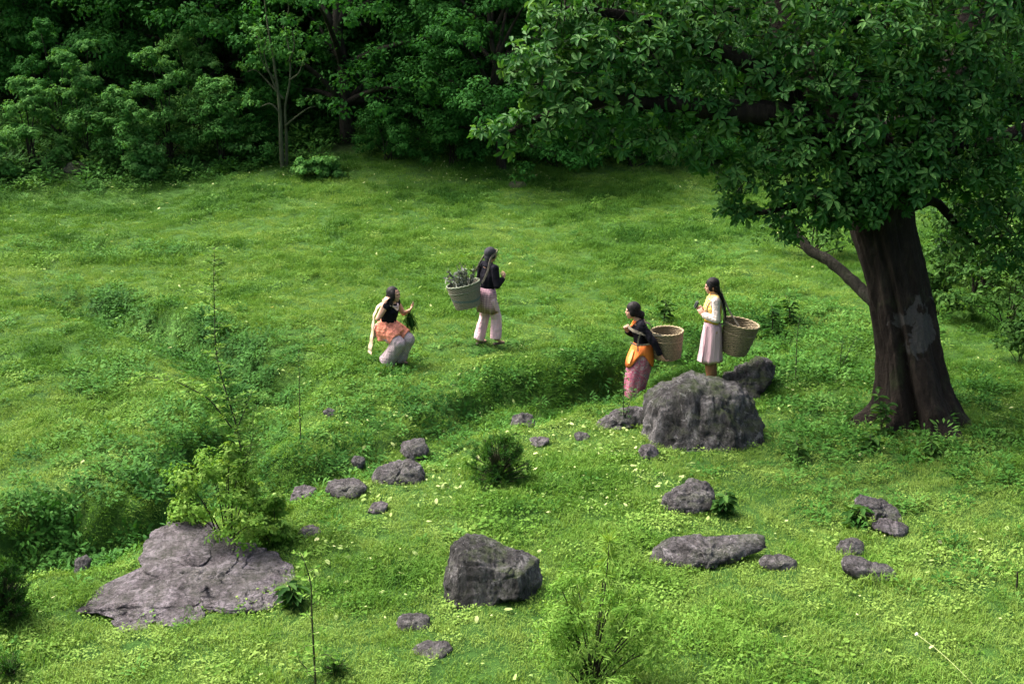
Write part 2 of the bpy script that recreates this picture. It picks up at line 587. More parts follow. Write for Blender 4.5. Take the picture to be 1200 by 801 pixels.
def scatter(name, protos, pts, rot, scl, tint, which, mat, label=None, cat=None):
    """ONE stuff object: many small plants instanced on points (geometry nodes)"""
    n = len(pts)
    me = bpy.data.meshes.new(name)
    me.vertices.add(n); me.vertices.foreach_set('co', np.asarray(pts, dtype=np.float32).ravel())
    a = me.attributes.new('rot', 'FLOAT_VECTOR', 'POINT'); a.data.foreach_set('vector', np.asarray(rot, dtype=np.float32).ravel())
    a = me.attributes.new('scl', 'FLOAT_VECTOR', 'POINT'); a.data.foreach_set('vector', np.asarray(scl, dtype=np.float32).ravel())
    a = me.attributes.new('tint', 'FLOAT', 'POINT'); a.data.foreach_set('value', np.asarray(tint, dtype=np.float32))
    a = me.attributes.new('which', 'INT', 'POINT'); a.data.foreach_set('value', np.asarray(which, dtype=np.int32))
    o = bpy.data.objects.new(name, me); link(o)
    me.materials.append(mat)
    ng = bpy.data.node_groups.new(name, 'GeometryNodeTree')
    ng.interface.new_socket('Geometry', in_out='INPUT', socket_type='NodeSocketGeometry')
    ng.interface.new_socket('Geometry', in_out='OUTPUT', socket_type='NodeSocketGeometry')
    N = ng.nodes; L = ng.links
    gi = N.new('NodeGroupInput'); go = N.new('NodeGroupOutput')
    jn = N.new('GeometryNodeJoinGeometry')
    for p in protos[::-1]:
        po = bpy.data.objects.new('proto', p)
        if not p.materials: p.materials.append(mat)
        oi = N.new('GeometryNodeObjectInfo'); oi.inputs['Object'].default_value = po
        oi.inputs['As Instance'].default_value = False
        g2 = N.new('GeometryNodeGeometryToInstance')
        L.new(oi.outputs['Geometry'], g2.inputs[0]); L.new(g2.outputs[0], jn.inputs[0])
    def na(nm, dt):
        q = N.new('GeometryNodeInputNamedAttribute'); q.data_type = dt; q.inputs['Name'].default_value = nm
        return q.outputs['Attribute']
    m2p = N.new('GeometryNodeMeshToPoints')
    L.new(gi.outputs[0], m2p.inputs[0])
    ip = N.new('GeometryNodeInstanceOnPoints')
    L.new(m2p.outputs[0], ip.inputs['Points']); L.new(jn.outputs[0], ip.inputs['Instance'])
    ip.inputs['Pick Instance'].default_value = True
    L.new(na('which', 'INT'), ip.inputs['Instance Index'])
    L.new(na('rot', 'FLOAT_VECTOR'), ip.inputs['Rotation'])
    L.new(na('scl', 'FLOAT_VECTOR'), ip.inputs['Scale'])
    L.new(ip.outputs[0], go.inputs[0])
    md = o.modifiers.new('scatter', 'NODES'); md.node_group = ng
    tag(o, label, cat, kind='stuff')
    return o

def normals_at(x, y, e=.12):
    dzx = (H(x + e, y) - H(x - e, y)) / (2 * e); dzy = (H(x, y + e) - H(x, y - e)) / (2 * e)
    return dzx, dzy

def tilt_rot(x, y, k=1.0, jitter=.15):
    """Euler angles: a random turn, then laid along the slope"""
    dzx, dzy = normals_at(x, y)
    n = len(x)
    out = np.zeros((n, 3))
    out[:, 0] = np.arctan(dzy) * k + rng.normal(0, jitter, n)
    out[:, 1] = -np.arctan(dzx) * k + rng.normal(0, jitter, n)
    # with XYZ order the z turn comes last, so turn the slope into the instance's own frame
    th = rng.random(n) * 2 * math.pi
    c, s = np.cos(th), np.sin(th)
    ax, ay = out[:, 0].copy(), out[:, 1].copy()
    out[:, 0] = ax * c + ay * s; out[:, 1] = -ax * s + ay * c; out[:, 2] = th
    return out

def in_view(x, y, margin=.12, y0=8.6):
    """inside the pictured wedge, with room for a step aside"""
    return (np.abs(x) < y * (600 / F_PX) * (1 + margin) + 1.0) & (y > y0)

def sample(density_fn, x0, x1, y0, y1, per_m2):
    n = int((x1 - x0) * (y1 - y0) * per_m2)
    x = rng.uniform(x0, x1, n); y = rng.uniform(y0, y1, n)
    keep = in_view(x, y) & (rng.random(n) < density_fn(x, y))
    return x[keep], y[keep]

def lush(x, y):
    return fbm(x * .8 + 5, y * .8, 61, 3)

# --- turf
turf_protos = [blade_patch(70, .13, .055, .0055, 100 + i, .7) for i in range(4)] + [blade_patch(60, .11, .10, .0055, 110 + i, .8) for i in range(2)] + [clover_patch(60, .13, .0105, 120 + i) for i in range(3)]
TX = []; TY = []
for (y0, y1, dens) in ((8.6, 13, 95), (13, 18, 80), (18, 25, 50), (25, 35.5, 34)):
    x, y = sample(lambda x, y: np.ones_like(x), -.47 * y1 - 1.5, .47 * y1 + 1.5, y0, y1, dens)
    TX.append(x); TY.append(y)
TX = np.concatenate(TX); TY = np.concatenate(TY)
edge = TY - forest_line(TX)
keep = (edge < 0.5) | (rng.random(len(TX)) < np.exp(-np.clip(edge, 0, None) / 0.9))
TX, TY = TX[keep], TY[keep]
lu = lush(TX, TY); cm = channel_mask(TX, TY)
fine_l = fbm(TX * 3.1, TY * 3.1, 67, 2)
which = np.where(rng.random(len(TX)) < sstep(.5, .75, lu * .6 + fine_l * .4) * .55, 4 + rng.integers(0, 2, len(TX)), rng.integers(0, 4, len(TX)))
which = np.where(rng.random(len(TX)) < (.05 + .26 * sstep(.52, .72, fbm(TX * 1.3 + 4, TY * 1.3, 69, 3))) * (1 - .75 * sstep(15, 24, TY)), 6 + rng.integers(0, 3, len(TX)), which)
s = (.65 + .5 * sstep(.3, .75, lu) + .35 * rng.random(len(TX))) * (1 + .35 * sstep(17, 30, TY))
SC = np.stack([s * 1.15, s * 1.15, s * (.75 + .5 * fine_l)], 1)
big = fbm(TX * .22 + 1, TY * .22 + 4, 91, 3)
tint = np.clip(.62 - .75 * (lu - .45) + .9 * (big - .5) - .5 * (fine_l - .5) - .45 * cm + rng.normal(0, .17, len(TX)) + .0 * (which > 5) - .22 * sstep(22, 34, TY), 0, 1)  # far turf tinted darker: dimmer light towards the forest put into the colour
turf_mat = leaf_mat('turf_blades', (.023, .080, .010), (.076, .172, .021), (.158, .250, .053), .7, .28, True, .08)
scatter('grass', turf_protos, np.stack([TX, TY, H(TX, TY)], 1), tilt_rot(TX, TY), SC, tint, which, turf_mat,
        'short bright green grass covering the whole meadow', 'grass')

# ================================================================== ROCKS
M_ROCK = rock_mat('grey_rock', (.086, .081, .087), (.024, .024, .024), (.185, .175, .190), .8, .45)
M_ROCK_PALE = rock_mat('pale_violet_rock', (.108, .097, .108), (.040, .036, .039), (.190, .173, .195), .5, .25)
M_ROCK_DARK = rock_mat('dark_streaked_rock', (.048, .047, .049), (.010, .011, .010), (.140, .138, .143), .28, .9)

M_ROCK_MOSS = rock_mat('mossy_rock', (.040, .050, .030), (.012, .018, .008), (.080, .090, .060), .8, 1.0)
def icosphere(sub):
    bm = bmesh.new(); bmesh.ops.create_icosphere(bm, subdivisions=sub, radius=1.0)
    V = np.array([v.co[:] for v in bm.verts]); F = np.array([[v.index for v in f.verts] for f in bm.faces]); bm.free()
    return V, F
ICO = {k: icosphere(k) for k in (3, 4, 5, 6)}

def noise3(P, s, seed):
    """cheap 3-D noise: mean of three planar noises"""
    return (vnoise(P[:, 0] * s + 3.1, P[:, 1] * s + 1.7, seed) + vnoise(P[:, 1] * s - 2.2, P[:, 2] * s + 5.4, seed + 1) + vnoise(P[:, 2] * s + 8.8, P[:, 0] * s - 4.1, seed + 2)) / 3

def rock(name, label, outline, base_py=None, lean=.5, depth=.6, mat=None, seed=0, sub=5, facet=7, rough=.05, group=None, sink=.2, box=.0, planes=(), crack=.5):
    """a boulder built round the ground point under it: a closed lump with its own depth; the outline is the boulder's own profile"""
    O = np.array(outline, dtype=float)
    x0, x1, y0, y1 = O[:, 0].min(), O[:, 0].max(), O[:, 1].min(), O[:, 1].max()
    cx, cyy = (x0 + x1) / 2, (y0 + y1) / 2
    bp = base_py if base_py is not None else y1 - .18 * (y1 - y0)
    g = G(cx, bp)
    dep = depth_of(g); k = dep / F_PX                        # metres per pixel there
    U = (O[:, 0] - cx) * k; Vv = -(O[:, 1] - cyy) * k
    ang = np.arctan2(Vv, U); rad = np.hypot(U, Vv)
    order = np.argsort(ang); ang = ang[order]; rad = rad[order]
    # resample the closed profile finely
    A = []; Rr = []
    m = len(ang); pu, pv = U[order], Vv[order]
    for i in range(m):
        j = (i + 1) % m
        for t in np.linspace(0, 1, 14, endpoint=False):
            uu = pu[i] * (1 - t) + pu[j] * t; v2 = pv[i] * (1 - t) + pv[j] * t
            A.append(math.atan2(v2, uu)); Rr.append(math.hypot(uu, v2))
    A = np.array(A); Rr = np.array(Rr); o2 = np.argsort(A); A = A[o2]; Rr = Rr[o2]
    P, F = ICO[sub]; P = P.copy()
    r2 = np.random.default_rng(seed + 900)
    # flatten against random planes: facets
    cuts = [(np.array(n_, float), d_) for n_, d_ in planes] + [(r2.normal(size=3), .66 + .24 * r2.random()) for _ in range(facet)]
    for n, dd in cuts:
        n = n / np.linalg.norm(n)
        ex = P @ n - dd
        P = P - np.clip(ex, 0, None)[:, None] * n[None, :] * .97
    u, w, v = P[:, 0], P[:, 1], P[:, 2]
    th = np.arctan2(v, u)
    f = np.interp(th, A, Rr, period=2 * math.pi)
    rho = np.hypot(u, v)
    # keep the rim of the lump on the profile after faceting
    nrm = np.interp(th, *_rim(P), period=2 * math.pi)
    rho2 = np.clip(rho / nrm, 0, 1)
    if box > 0: rho2 = rho2 ** (1 - box * .5)
    uu = np.cos(th) * rho2 * f; v2 = np.sin(th) * rho2 * f
    half = .5 * depth * (x1 - x0) * k
    ww = w * half
    # axes: across, up, away. lean lays the face back like a slab.
    ground_up = Vector((0, 0, 1)); away = Vector((0, 1, 0))
    pl = PITCH + math.atan((bp - H_PX / 2) / F_PX)            # how steeply one looks down on it
    zk = max(.12, (1 - lean * math.sin(pl)) / math.cos(pl))
    c = np.stack([uu, ww + lean * v2, v2 * zk], 1)
    big = noise3(c, 2.4 / max((x1 - x0) * k, .2), seed)
    sm = noise3(c, 9.0 / max((x1 - x0) * k, .2), seed + 5)
    rg = rough * (x1 - x0) * k
    nn = c / (np.linalg.norm(c, axis=1)[:, None] + 1e-6)
    ridg = np.abs(noise3(c * np.array([1.3, 1.3, .6]), 5.0 / max((x1 - x0) * k, .2), seed + 9) - .5) * 2
    fine_n = noise3(c * np.array([1.2, 1.2, .7]), 26.0 / max((x1 - x0) * k, .2), seed + 13)
    amt = rg * ((big - .5) * 1.3 + (sm - .5) * 1.1 - 2.0 * (.35 - np.clip(ridg, 0, .35)) + (fine_n - .5) * 1.1 + (noise3(c * np.array([1.4, 1.4, .5]), 55.0 / max((x1 - x0) * k, .2), seed + 17) - .5) * .5)
    kk = 1 / max((x1 - x0) * k, .2)
    cr1 = np.abs(noise3(c * np.array([1.7, 1.7, .34]) + (noise3(c, 6 * kk, seed + 31) - .5)[:, None] * .5, 3.2 * kk, seed + 21) - .5)
    cr2 = np.abs(noise3(c * np.array([.8, 1.0, 1.8]), 4.5 * kk, seed + 25) - .5)
    amt = amt - crack * rg * (1.3 * np.exp(-(cr1 / .018) ** 2) + .7 * np.exp(-(cr2 / .014) ** 2))
    c = c + nn * amt[:, None]
    hz = (cyy - bp) * -1 * k                                  # centre above the contact line
    loc = Vector((g.x, g.y + half * .2 + lean * hz, g.z + hz * zk - sink * .04))
    o = obj(name, mesh_np(name, c, F, smooth=sub < 5), mat or M_ROCK, None, loc)
    tag(o, label, 'rock', group)
    ROCKS.append((loc, (x1 - x0) * k / 2, half))
    return o

def _rim(P):
    th = np.arctan2(P[:, 2], P[:, 0]); rr = np.hypot(P[:, 0], P[:, 2])
    bins = np.linspace(-math.pi, math.pi, 73); c = (bins[:-1] + bins[1:]) / 2
    mx = np.array([rr[(th >= bins[i]) & (th < bins[i + 1])].max() if ((th >= bins[i]) & (th < bins[i + 1])).any() else 1 for i in range(72)])
    return c, mx
ROCKS = []

def low(cx, cyy, w, h, skew=0.0, seed=0, top=.5):
    """profile of a small low stone"""
    r = random.Random(seed)
    pts = []
    for i in range(14):
        t = 2 * math.pi * i / 14
        rr = .85 + .22 * r.random()
        x = math.cos(t) * w / 2 * rr; y = math.sin(t) * h / 2 * (rr if math.sin(t) < 0 else 1.05)
        pts.append((cx + x, cyy + y + skew * x))
    return pts

rock('boulder', 'broad pale violet slab of rock below the thin sapling, largest stone on the left',
     [(80, 718), (110, 694), (141, 670), (129, 656), (124, 640), (129, 618), (142, 608), (162, 611), (190, 614), (222, 616), (262, 632), (305, 648), (330, 668), (343, 692), (334, 714), (300, 722), (262, 720), (225, 735), (185, 735), (140, 728)],
     base_py=722, lean=1.5, depth=.40, mat=M_ROCK_PALE, seed=1, sub=6, facet=5, rough=.050, box=.35, crack=.65, sink=-.3)
rock('stone', 'flat pale stone tucked under the front edge of the broad slab',
     [(122, 728), (135, 720), (160, 724), (176, 733), (165, 742), (138, 741)], lean=1.2, depth=.5, mat=M_ROCK_PALE, seed=3, sub=4, facet=4)
rock('stone', 'small narrow grey stone in the grass left of the broad slab',
     [(87, 655), (100, 650), (107, 655), (104, 668), (94, 676), (87, 670)], lean=.3, depth=.7, mat=M_ROCK, seed=4, sub=4, facet=5)
rock('boulder', 'dark wedge shaped boulder with a pale flat top in the foreground grass',
     [(519, 710), (520, 684), (527, 648), (545, 634), (562, 637), (582, 645), (610, 654), (634, 664), (637, 690), (625, 706), (575, 722), (540, 722)],
     base_py=703, lean=.28, depth=.62, mat=M_ROCK_DARK, seed=27, sub=6, facet=3, rough=.030, box=.45, planes=[((.05, -.45, 1), .50), ((-.15, -1, .12), .52), ((1, -.55, .25), .62), ((-1, -.3, .15), .70)])
rock('boulder', 'large dark streaked boulder in front of the woman in yellow',
     [(752, 520), (754, 494), (758, 476), (769, 460), (790, 452), (818, 447), (848, 449), (872, 457), (886, 473), (897, 484), (902, 508), (890, 530), (840, 540), (780, 538)],
     base_py=518, lean=.35, depth=.72, mat=M_ROCK_DARK, seed=8, sub=6, facet=3, rough=.044, box=.45, crack=.35, planes=[((-.25, -1, .22), .55), ((.75, -.75, .25), .66), ((.1, -.2, 1), .66), ((-1, -.2, .3), .74)])
rock('boulder', 'jagged grey outcrop behind the large boulder, right of the woman in yellow',
     [(838, 452), (858, 434), (878, 420), (900, 418), (916, 430), (914, 444), (902, 462), (890, 480), (850, 480)], base_py=462, lean=.7, depth=.7, mat=M_ROCK_DARK, seed=9, sub=5, facet=8, rough=.09, box=.3)
rock('boulder', 'long low grey slab running down left from the large boulder',
     [(690, 505), (704, 492), (722, 483), (742, 476), (760, 478), (762, 494), (735, 500), (710, 507)], lean=.6, depth=.42, mat=M_ROCK, seed=10, sub=5, facet=5)
rock('stone', 'small stone at the lower tip of the long low slab', low(682, 511, 20, 12, 0, 5), lean=.5, depth=.8, mat=M_ROCK, seed=11, sub=4)
rock('stone', 'small rounded grey stone just below the large streaked boulder', low(760, 530, 24, 20, 0, 6), lean=.3, depth=.8, mat=M_ROCK_PALE, seed=12, sub=4)
rock('stone', 'pointed grey stone on the near gully slope above the small pine bush',
     [(595, 502), (600, 490), (612, 483), (624, 487), (629, 497), (622, 505), (605, 507)], lean=.3, depth=.7, mat=M_ROCK, seed=13, sub=4, facet=5)
rock('stone', 'flat grey stone right of the small pine bush', low(632, 517, 28, 13, 0, 7), lean=.7, depth=.7, mat=M_ROCK_PALE, seed=14, sub=4)
rock('stone', 'grey stone leaning out of the gully, uppermost of the stone row',
     [(468, 530), (472, 518), (485, 513), (499, 515), (504, 526), (498, 538), (478, 541)], lean=.35, depth=.8, mat=M_ROCK, seed=15, sub=4, facet=6)
rock('boulder', 'long smooth grey stone in the middle of the stone row by the gully',
     [(432, 564), (437, 553), (455, 543), (478, 540), (494, 545), (501, 556), (498, 568), (470, 570), (445, 572)], lean=.45, depth=.55, mat=M_ROCK, seed=16, sub=5, facet=5)
rock('stone', 'flat long grey stone left of the smooth stone in the row',
     [(379, 576), (384, 566), (405, 562), (424, 563), (432, 570), (424, 581), (395, 584)], lean=.6, depth=.6, mat=M_ROCK, seed=17, sub=4, facet=5)
rock('stone', 'rounded violet grey stone left of the flat long one in the stone row',
     [(338, 584), (342, 573), (357, 568), (370, 572), (373, 582), (362, 590), (345, 591)], lean=.4, depth=.7, mat=M_ROCK_PALE, seed=18, sub=4, facet=6)
rock('stone', 'small pale stone between the leafy shrub and the stone row', low(330, 588, 12, 10, 0, 9), lean=.3, depth=.8, mat=M_ROCK_PALE, seed=19, sub=4)
rock('stone', 'small stone at the leafy shrub, leftmost of the stone row', low(308, 595, 16, 11, 0, 10), lean=.3, depth=.8, mat=M_ROCK_PALE, seed=20, sub=4)
rock('stone', 'small upright stone half hidden in herbs at the gully edge', low(420, 541, 18, 18, 0, 11), lean=.2, depth=.8, mat=M_ROCK, seed=21, sub=4)
rock('stone', 'small pale stone lying alone below the smooth stone of the row',
     [(430, 599), (436, 590), (446, 587), (455, 590), (452, 597), (440, 603)], lean=.5, depth=.7, mat=M_ROCK_PALE, seed=22, sub=4)
rock('stone', 'small violet stone right of the leafy shrub, below the stone row', low(363, 623, 28, 15, 0, 12), lean=.5, depth=.7, mat=M_ROCK_PALE, seed=23, sub=4)
rock('stone', 'small stone up on the far gully bank below the crouching woman', low(386, 483, 16, 12, .1, 13), lean=.3, depth=.8, mat=M_ROCK, seed=24, sub=4)
rock('boulder', 'rounded mossy boulder with a herb on its right, right of the grass middle',
     [(772, 594), (776, 580), (792, 570), (812, 564), (832, 567), (842, 578), (845, 592), (828, 602), (792, 604)], lean=.45, depth=.7, mat=M_ROCK, seed=25, sub=5, facet=6)
rock('boulder', 'long low dark boulder lying across the right foreground',
     [(754, 662), (764, 648), (790, 636), (820, 630), (860, 628), (897, 628), (900, 640), (870, 652), (830, 660), (790, 668), (765, 670)], lean=.5, depth=.38, mat=M_ROCK, seed=26, sub=5, facet=6)
rock('stone', 'small dark flat stone at the right end of the long low boulder', low(914, 660, 48, 20, .03, 14), lean=.5, depth=.7, mat=M_ROCK, seed=28, sub=4)
rock('boulder', 'tilted violet grey rock with a herb at its left, far right foreground',
     [(1002, 590), (1012, 582), (1032, 585), (1056, 598), (1062, 610), (1040, 614), (1015, 612)], lean=.5, depth=.6, mat=M_ROCK, seed=29, sub=5, facet=6, rough=.07)
rock('stone', 'pale smooth stone just below the tilted violet grey rock',
     [(1020, 616), (1034, 609), (1056, 610), (1070, 620), (1064, 632), (1042, 626)], lean=.6, depth=.6, mat=M_ROCK_PALE, seed=30, sub=4, facet=5)
rock('stone', 'rounded grey stone above the oblong stone, right foreground',
     [(980, 644), (986, 633), (1000, 630), (1013, 636), (1014, 648), (998, 655), (984, 652)], lean=.3, depth=.8, mat=M_ROCK, seed=31, sub=4, facet=6)
rock('stone', 'oblong violet stone slanting down right, lowest of the right group',
     [(987, 662), (994, 652), (1020, 656), (1046, 664), (1054, 676), (1046, 687), (1020, 682), (995, 674)], lean=.5, depth=.5, mat=M_ROCK, seed=32, sub=4, facet=5)
rock('stone', 'small square dark stone below the wedge shaped boulder', [(463, 732), (468, 723), (485, 721), (503, 722), (506, 732), (500, 739), (472, 739)], lean=.5, depth=.6, mat=M_ROCK, seed=33, sub=4, facet=6)
rock('stone', 'small flat grey stone nearest the bottom edge, below the square dark stone', [(481, 764), (490, 757), (505, 755), (522, 754), (532, 761), (522, 768), (498, 769)], lean=.7, depth=.6, mat=M_ROCK, seed=34, sub=4, facet=5)
rock('stone', 'mossy pale stone by the dark stump at the forest edge', low(606, 217, 24, 11, 0, 16), lean=.5, depth=.8, mat=M_ROCK_MOSS, seed=35, sub=4)
rock('stone', 'mossy rounded boulder under the shrubs at the left forest edge', low(88, 197, 32, 16, 0, 17), lean=.5, depth=.8, mat=M_ROCK_MOSS, seed=36, sub=4)

# --- leafy herbs on the banks of the gully and round the big tree
def herb_proto(n, length, width, seed, spread=.1, rise=.3):
    V, F, T = leaf_fan(n, length, width, spread, rise, seed)
    # lift some of the leaves to give the clump height
    r = np.random.default_rng(seed + 1)
    V = V.reshape(-1, 4, 3); V[:, :, 2] += (r.random(len(V)) ** 1.6 * length * 2.2)[:, None]
    return mesh_np('herb', V.reshape(-1, 3), F, smooth=False)

herb_protos = [herb_proto(60, .055, .034, 200 + i, .13, .15) for i in range(3)] + [herb_proto(44, .085, .026, 210 + i, .11, .35) for i in range(2)]
TREE_P = flat(1078, 488)
def herb_density(x, y):
    cm = channel_mask(x, y) * (.35 + .9 * fbm(x * .7, y * .7, 31, 2))
    # rough ground round the tree, behind the boulder and on the right
    dt = np.hypot((x - TREE_P.x - .6) / 3.6, (y - TREE_P.y - .8) / 3.4)
    rough = np.exp(-dt ** 2) * sstep(.36, .60, fbm(x * .9, y * .9, 37, 2)) * .75
    bx = flat(880, 372)
    db = np.hypot((x - bx.x) / 2.6, (y - bx.y) / 1.5)
    rough = np.maximum(rough, np.exp(-db ** 2) * .75 * sstep(.35, .55, fbm(x * 1.1, y * 1.1, 43, 2)))
    mid = np.exp(-((x - flat(330, 470).x) / 2.6) ** 2 - ((y - flat(330, 480).y) / 2.6) ** 2) * sstep(.42, .6, fbm(x * 1.0, y * 1.0, 47, 2)) * .8
    spots = sstep(.70, .80, fbm(x * .55, y * .55, 53, 2)) * .22 * (y < 31)
    ed = y - forest_line(x)
    wood = sstep(-.8, .8, ed) * .16 * sstep(.30, .55, fbm(x * .6, y * .6, 59, 2)) * (1 - .6 * np.exp(-((x + 3.6) / 2.6) ** 2))
    return np.clip(np.maximum(np.maximum(np.maximum(cm * (.25 + .75 * sstep(.42, .58, fbm(x * 1.2 + 6, y * 1.2, 57, 2))) * np.where(x < flat(230, 560).x, 1.1, .7), rough), np.maximum(mid, spots)), wood), 0, 1) * .95
HX, HY = sample(herb_density, -19, 19, 9, 39, 95)
def clear_of_rocks(x, y, margin=.0, front=.3):
    m = np.ones(len(x), bool)
    for (c, hw, hd) in ROCKS:
        yy = np.where(y < c.y, (c.y - y) / (hd + front), (y - c.y) / (hd + margin))
        m &= ((x - c.x) / (hw * .95 + margin)) ** 2 + yy ** 2 > 1
    return m
keep = clear_of_rocks(HX, HY); HX, HY = HX[keep], HY[keep]
wood = sstep(-.3, 1.5, HY - forest_line(HX))
near_tree = np.exp(-np.hypot((HX - TREE_P.x - .6) / 3.6, (HY - TREE_P.y - .8) / 3.4) ** 2)
hs = .42 + .55 * rng.random(len(HX)) ** 1.3 + .10 * channel_mask(HX, HY) + .35 * near_tree + .25 * (HX < flat(230, 560).x) + wood * (.6 + 1.6 * rng.random(len(HX)))
ht = np.clip(.48 + .6 * (fbm(HX * .9, HY * .9, 71, 2) - .5) - .25 * channel_mask(HX, HY) - .2 * wood + rng.normal(0, .18, len(HX)), 0, 1)
hw = np.where(rng.random(len(HX)) < .7, rng.integers(0, 3, len(HX)), 3 + rng.integers(0, 2, len(HX)))
herb_m = leaf_mat('herb_leaves', (.016, .066, .010), (.042, .128, .019), (.095, .198, .042), .7, .25, True, .08)
scatter('herbs', herb_protos, np.stack([HX, HY, H(HX, HY) - .01], 1), tilt_rot(HX, HY, .8, .1), np.stack([hs, hs, hs], 1), ht, hw, herb_m,
        'low leafy herbs crowding the gully banks and rough ground', 'herbs')

# --- pale dropped leaves and clover heads lying in the turf
def fleck_density(x, y):
    a = sstep(.36, .68, fbm(x * .6 + 9, y * .6, 83, 3))
    c1 = flat(880, 560); c2 = flat(700, 500)
    k = 1.5 * np.exp(-((x - c1.x) / 4.2) ** 2 - ((y - c1.y) / 3.0) ** 2) + .6 * np.exp(-((x - c2.x) / 3.5) ** 2 - ((y - c2.y) / 2.5) ** 2) + .06
    c3 = flat(470, 205)
    k = k + .5 * np.exp(-((x - c3.x) / 6.0) ** 2 - ((y - c3.y) / 3.0) ** 2)
    return np.clip(a * k + .02, 0, 1)
def fleck_proto(seed, L=.05, w=.028):
    r = np.random.default_rng(seed); k = 8
    V = [(0, 0, .006 + .008 * r.random())]
    for i in range(k):
        th = 2 * math.pi * i / k
        V.append((math.cos(th) * L * (.8 + .3 * r.random()), math.sin(th) * w * (.8 + .3 * r.random()), .012 * r.random()))
    me = bpy.data.meshes.new('fleck'); me.from_pydata(V, [], [(0, 1 + i, 1 + (i + 1) % k) for i in range(k)]); me.update()
    return me
FX, FY = sample(fleck_density, -14, 14, 9, 34, 55)
keep = clear_of_rocks(FX, FY, -.02, .0); FX, FY = FX[keep], FY[keep]
fs = (.26 + .62 * rng.random(len(FX)) ** 2.5) * (1 + .2 * sstep(18, 30, FY))
frot = tilt_rot(FX, FY, 1.0, .35)
fl_m = leaf_mat('pale_leaf_litter', (.12, .20, .05), (.20, .28, .09), (.36, .40, .19), .8, .2, True, .05)
scatter('fallen_leaves', [fleck_proto(300 + i) for i in range(3)], np.stack([FX, FY, H(FX, FY) + .045], 1), frot, np.stack([fs] * 3, 1),
        rng.random(len(FX)) ** 1.5, rng.integers(0, 3, len(FX)), fl_m, 'pale yellow green leaves dropped over the meadow', 'leaves')


# ================================================================== TREES AND SHRUBS
def unit(a):
    return a / (np.linalg.norm(a, axis=-1, keepdims=True) + 1e-9)

def leaves_np(base, axis, nrm, L, Wd, fold=.25, droop=.2):
    """six-point folded leaves: verts (6n,3), quads (2n,4)"""
    n = len(base)
    axis = unit(axis); side = unit(np.cross(nrm, axis)); up = np.cross(axis, side)
    L = np.broadcast_to(L, n)[:, None]; Wd = np.broadcast_to(Wd, n)[:, None]
    q1 = base + axis * L * .38 + up * L * .02; q2 = base + axis * L * .76 - up * droop * L * .35
    tip = base + axis * L - up * droop * L
    lift = up * Wd * fold
    P = np.stack([base, q1 - side * Wd * .46 + lift, q2 - side * Wd * .42 + lift, tip, q2 + side * Wd * .42 + lift, q1 + side * Wd * .46 + lift], 1)
    o = (np.arange(n) * 6)[:, None]
    F = np.concatenate([o + np.array([[0, 1, 2, 3]]), o + np.array([[0, 3, 4, 5]])])
    return P.reshape(-1, 3), F

def diamonds_np(base, axis, nrm, L, Wd):
    n = len(base)
    axis = unit(axis); side = unit(np.cross(nrm, axis))
    L = np.broadcast_to(L, n)[:, None]; Wd = np.broadcast_to(Wd, n)[:, None]
    P = np.stack([base, base + axis * L * .5 - side * Wd * .5, base + axis * L, base + axis * L * .5 + side * Wd * .5], 1)
    return P.reshape(-1, 3), (np.arange(n) * 4)[:, None] + np.array([[0, 1, 2, 3]])

def rand_dirs(r, n):
    return unit(r.normal(size=(n, 3)))

def crown_mesh(name, lobes, clumps, per, leaf, seed, flat_k=.55, clump_r=.27, inner=.4, width=.55):
    """foliage as many small leaves in clumps spread through the lobes"""
    r = np.random.default_rng(seed)
    B = []; T = []; NR = []
    for (c, rad) in lobes:
        c = np.array(c, float); rad = np.array(rad, float) * np.ones(3)
        d = rand_dirs(r, clumps); d[:, 2] = np.where(d[:, 2] < -.35, -d[:, 2] * .6, d[:, 2])
        d = unit(d)
        q = np.where(r.random(clumps) < inner, .3 + .4 * r.random(clumps), .74 + .34 * r.random(clumps))
        cc = c + d * rad * q[:, None]
        cr = rad.mean() * clump_r * (.55 + .9 * r.random(clumps))
        ct = r.random(clumps)
        for i in range(clumps):
            k = int(per * (.6 + .8 * r.random()))
            e = rand_dirs(r, k); e[:, 2] *= flat_k
            p = cc[i] + e * cr[i] * (r.random(k) ** .45)[:, None]
            B.append(p); NR.append(unit(e * np.array([1, 1, 1.6]) + d[i] * .5 + np.array([0, 0, .7]) + r.normal(0, .35, (k, 3))))
            T.append(np.clip(ct[i] * .65 + .35 * r.random(k) + .12 * e[:, 2], 0, 1))
    B = np.concatenate(B); NR = np.concatenate(NR); T = np.concatenate(T)
    ax = unit(np.cross(NR, rand_dirs(r, len(B))) - np.array([0, 0, .25]))
    L = leaf * (.6 + .8 * r.random(len(B)))
    P, F = diamonds_np(B, ax, NR, L, L * width)
    return mesh_np(name, P, F, smooth=False, attrs={'tint': np.repeat(T, 4)})

def trunk_mesh(name, path, radii, limbs, seed=0, seg=10):
    mb = MB()
    mb.tube(path, radii, seg, .12, seed)
    for (pts, rr) in limbs: mb.tube(pts, rr, 6, .1, seed + 1)
    return mb.mesh(name)

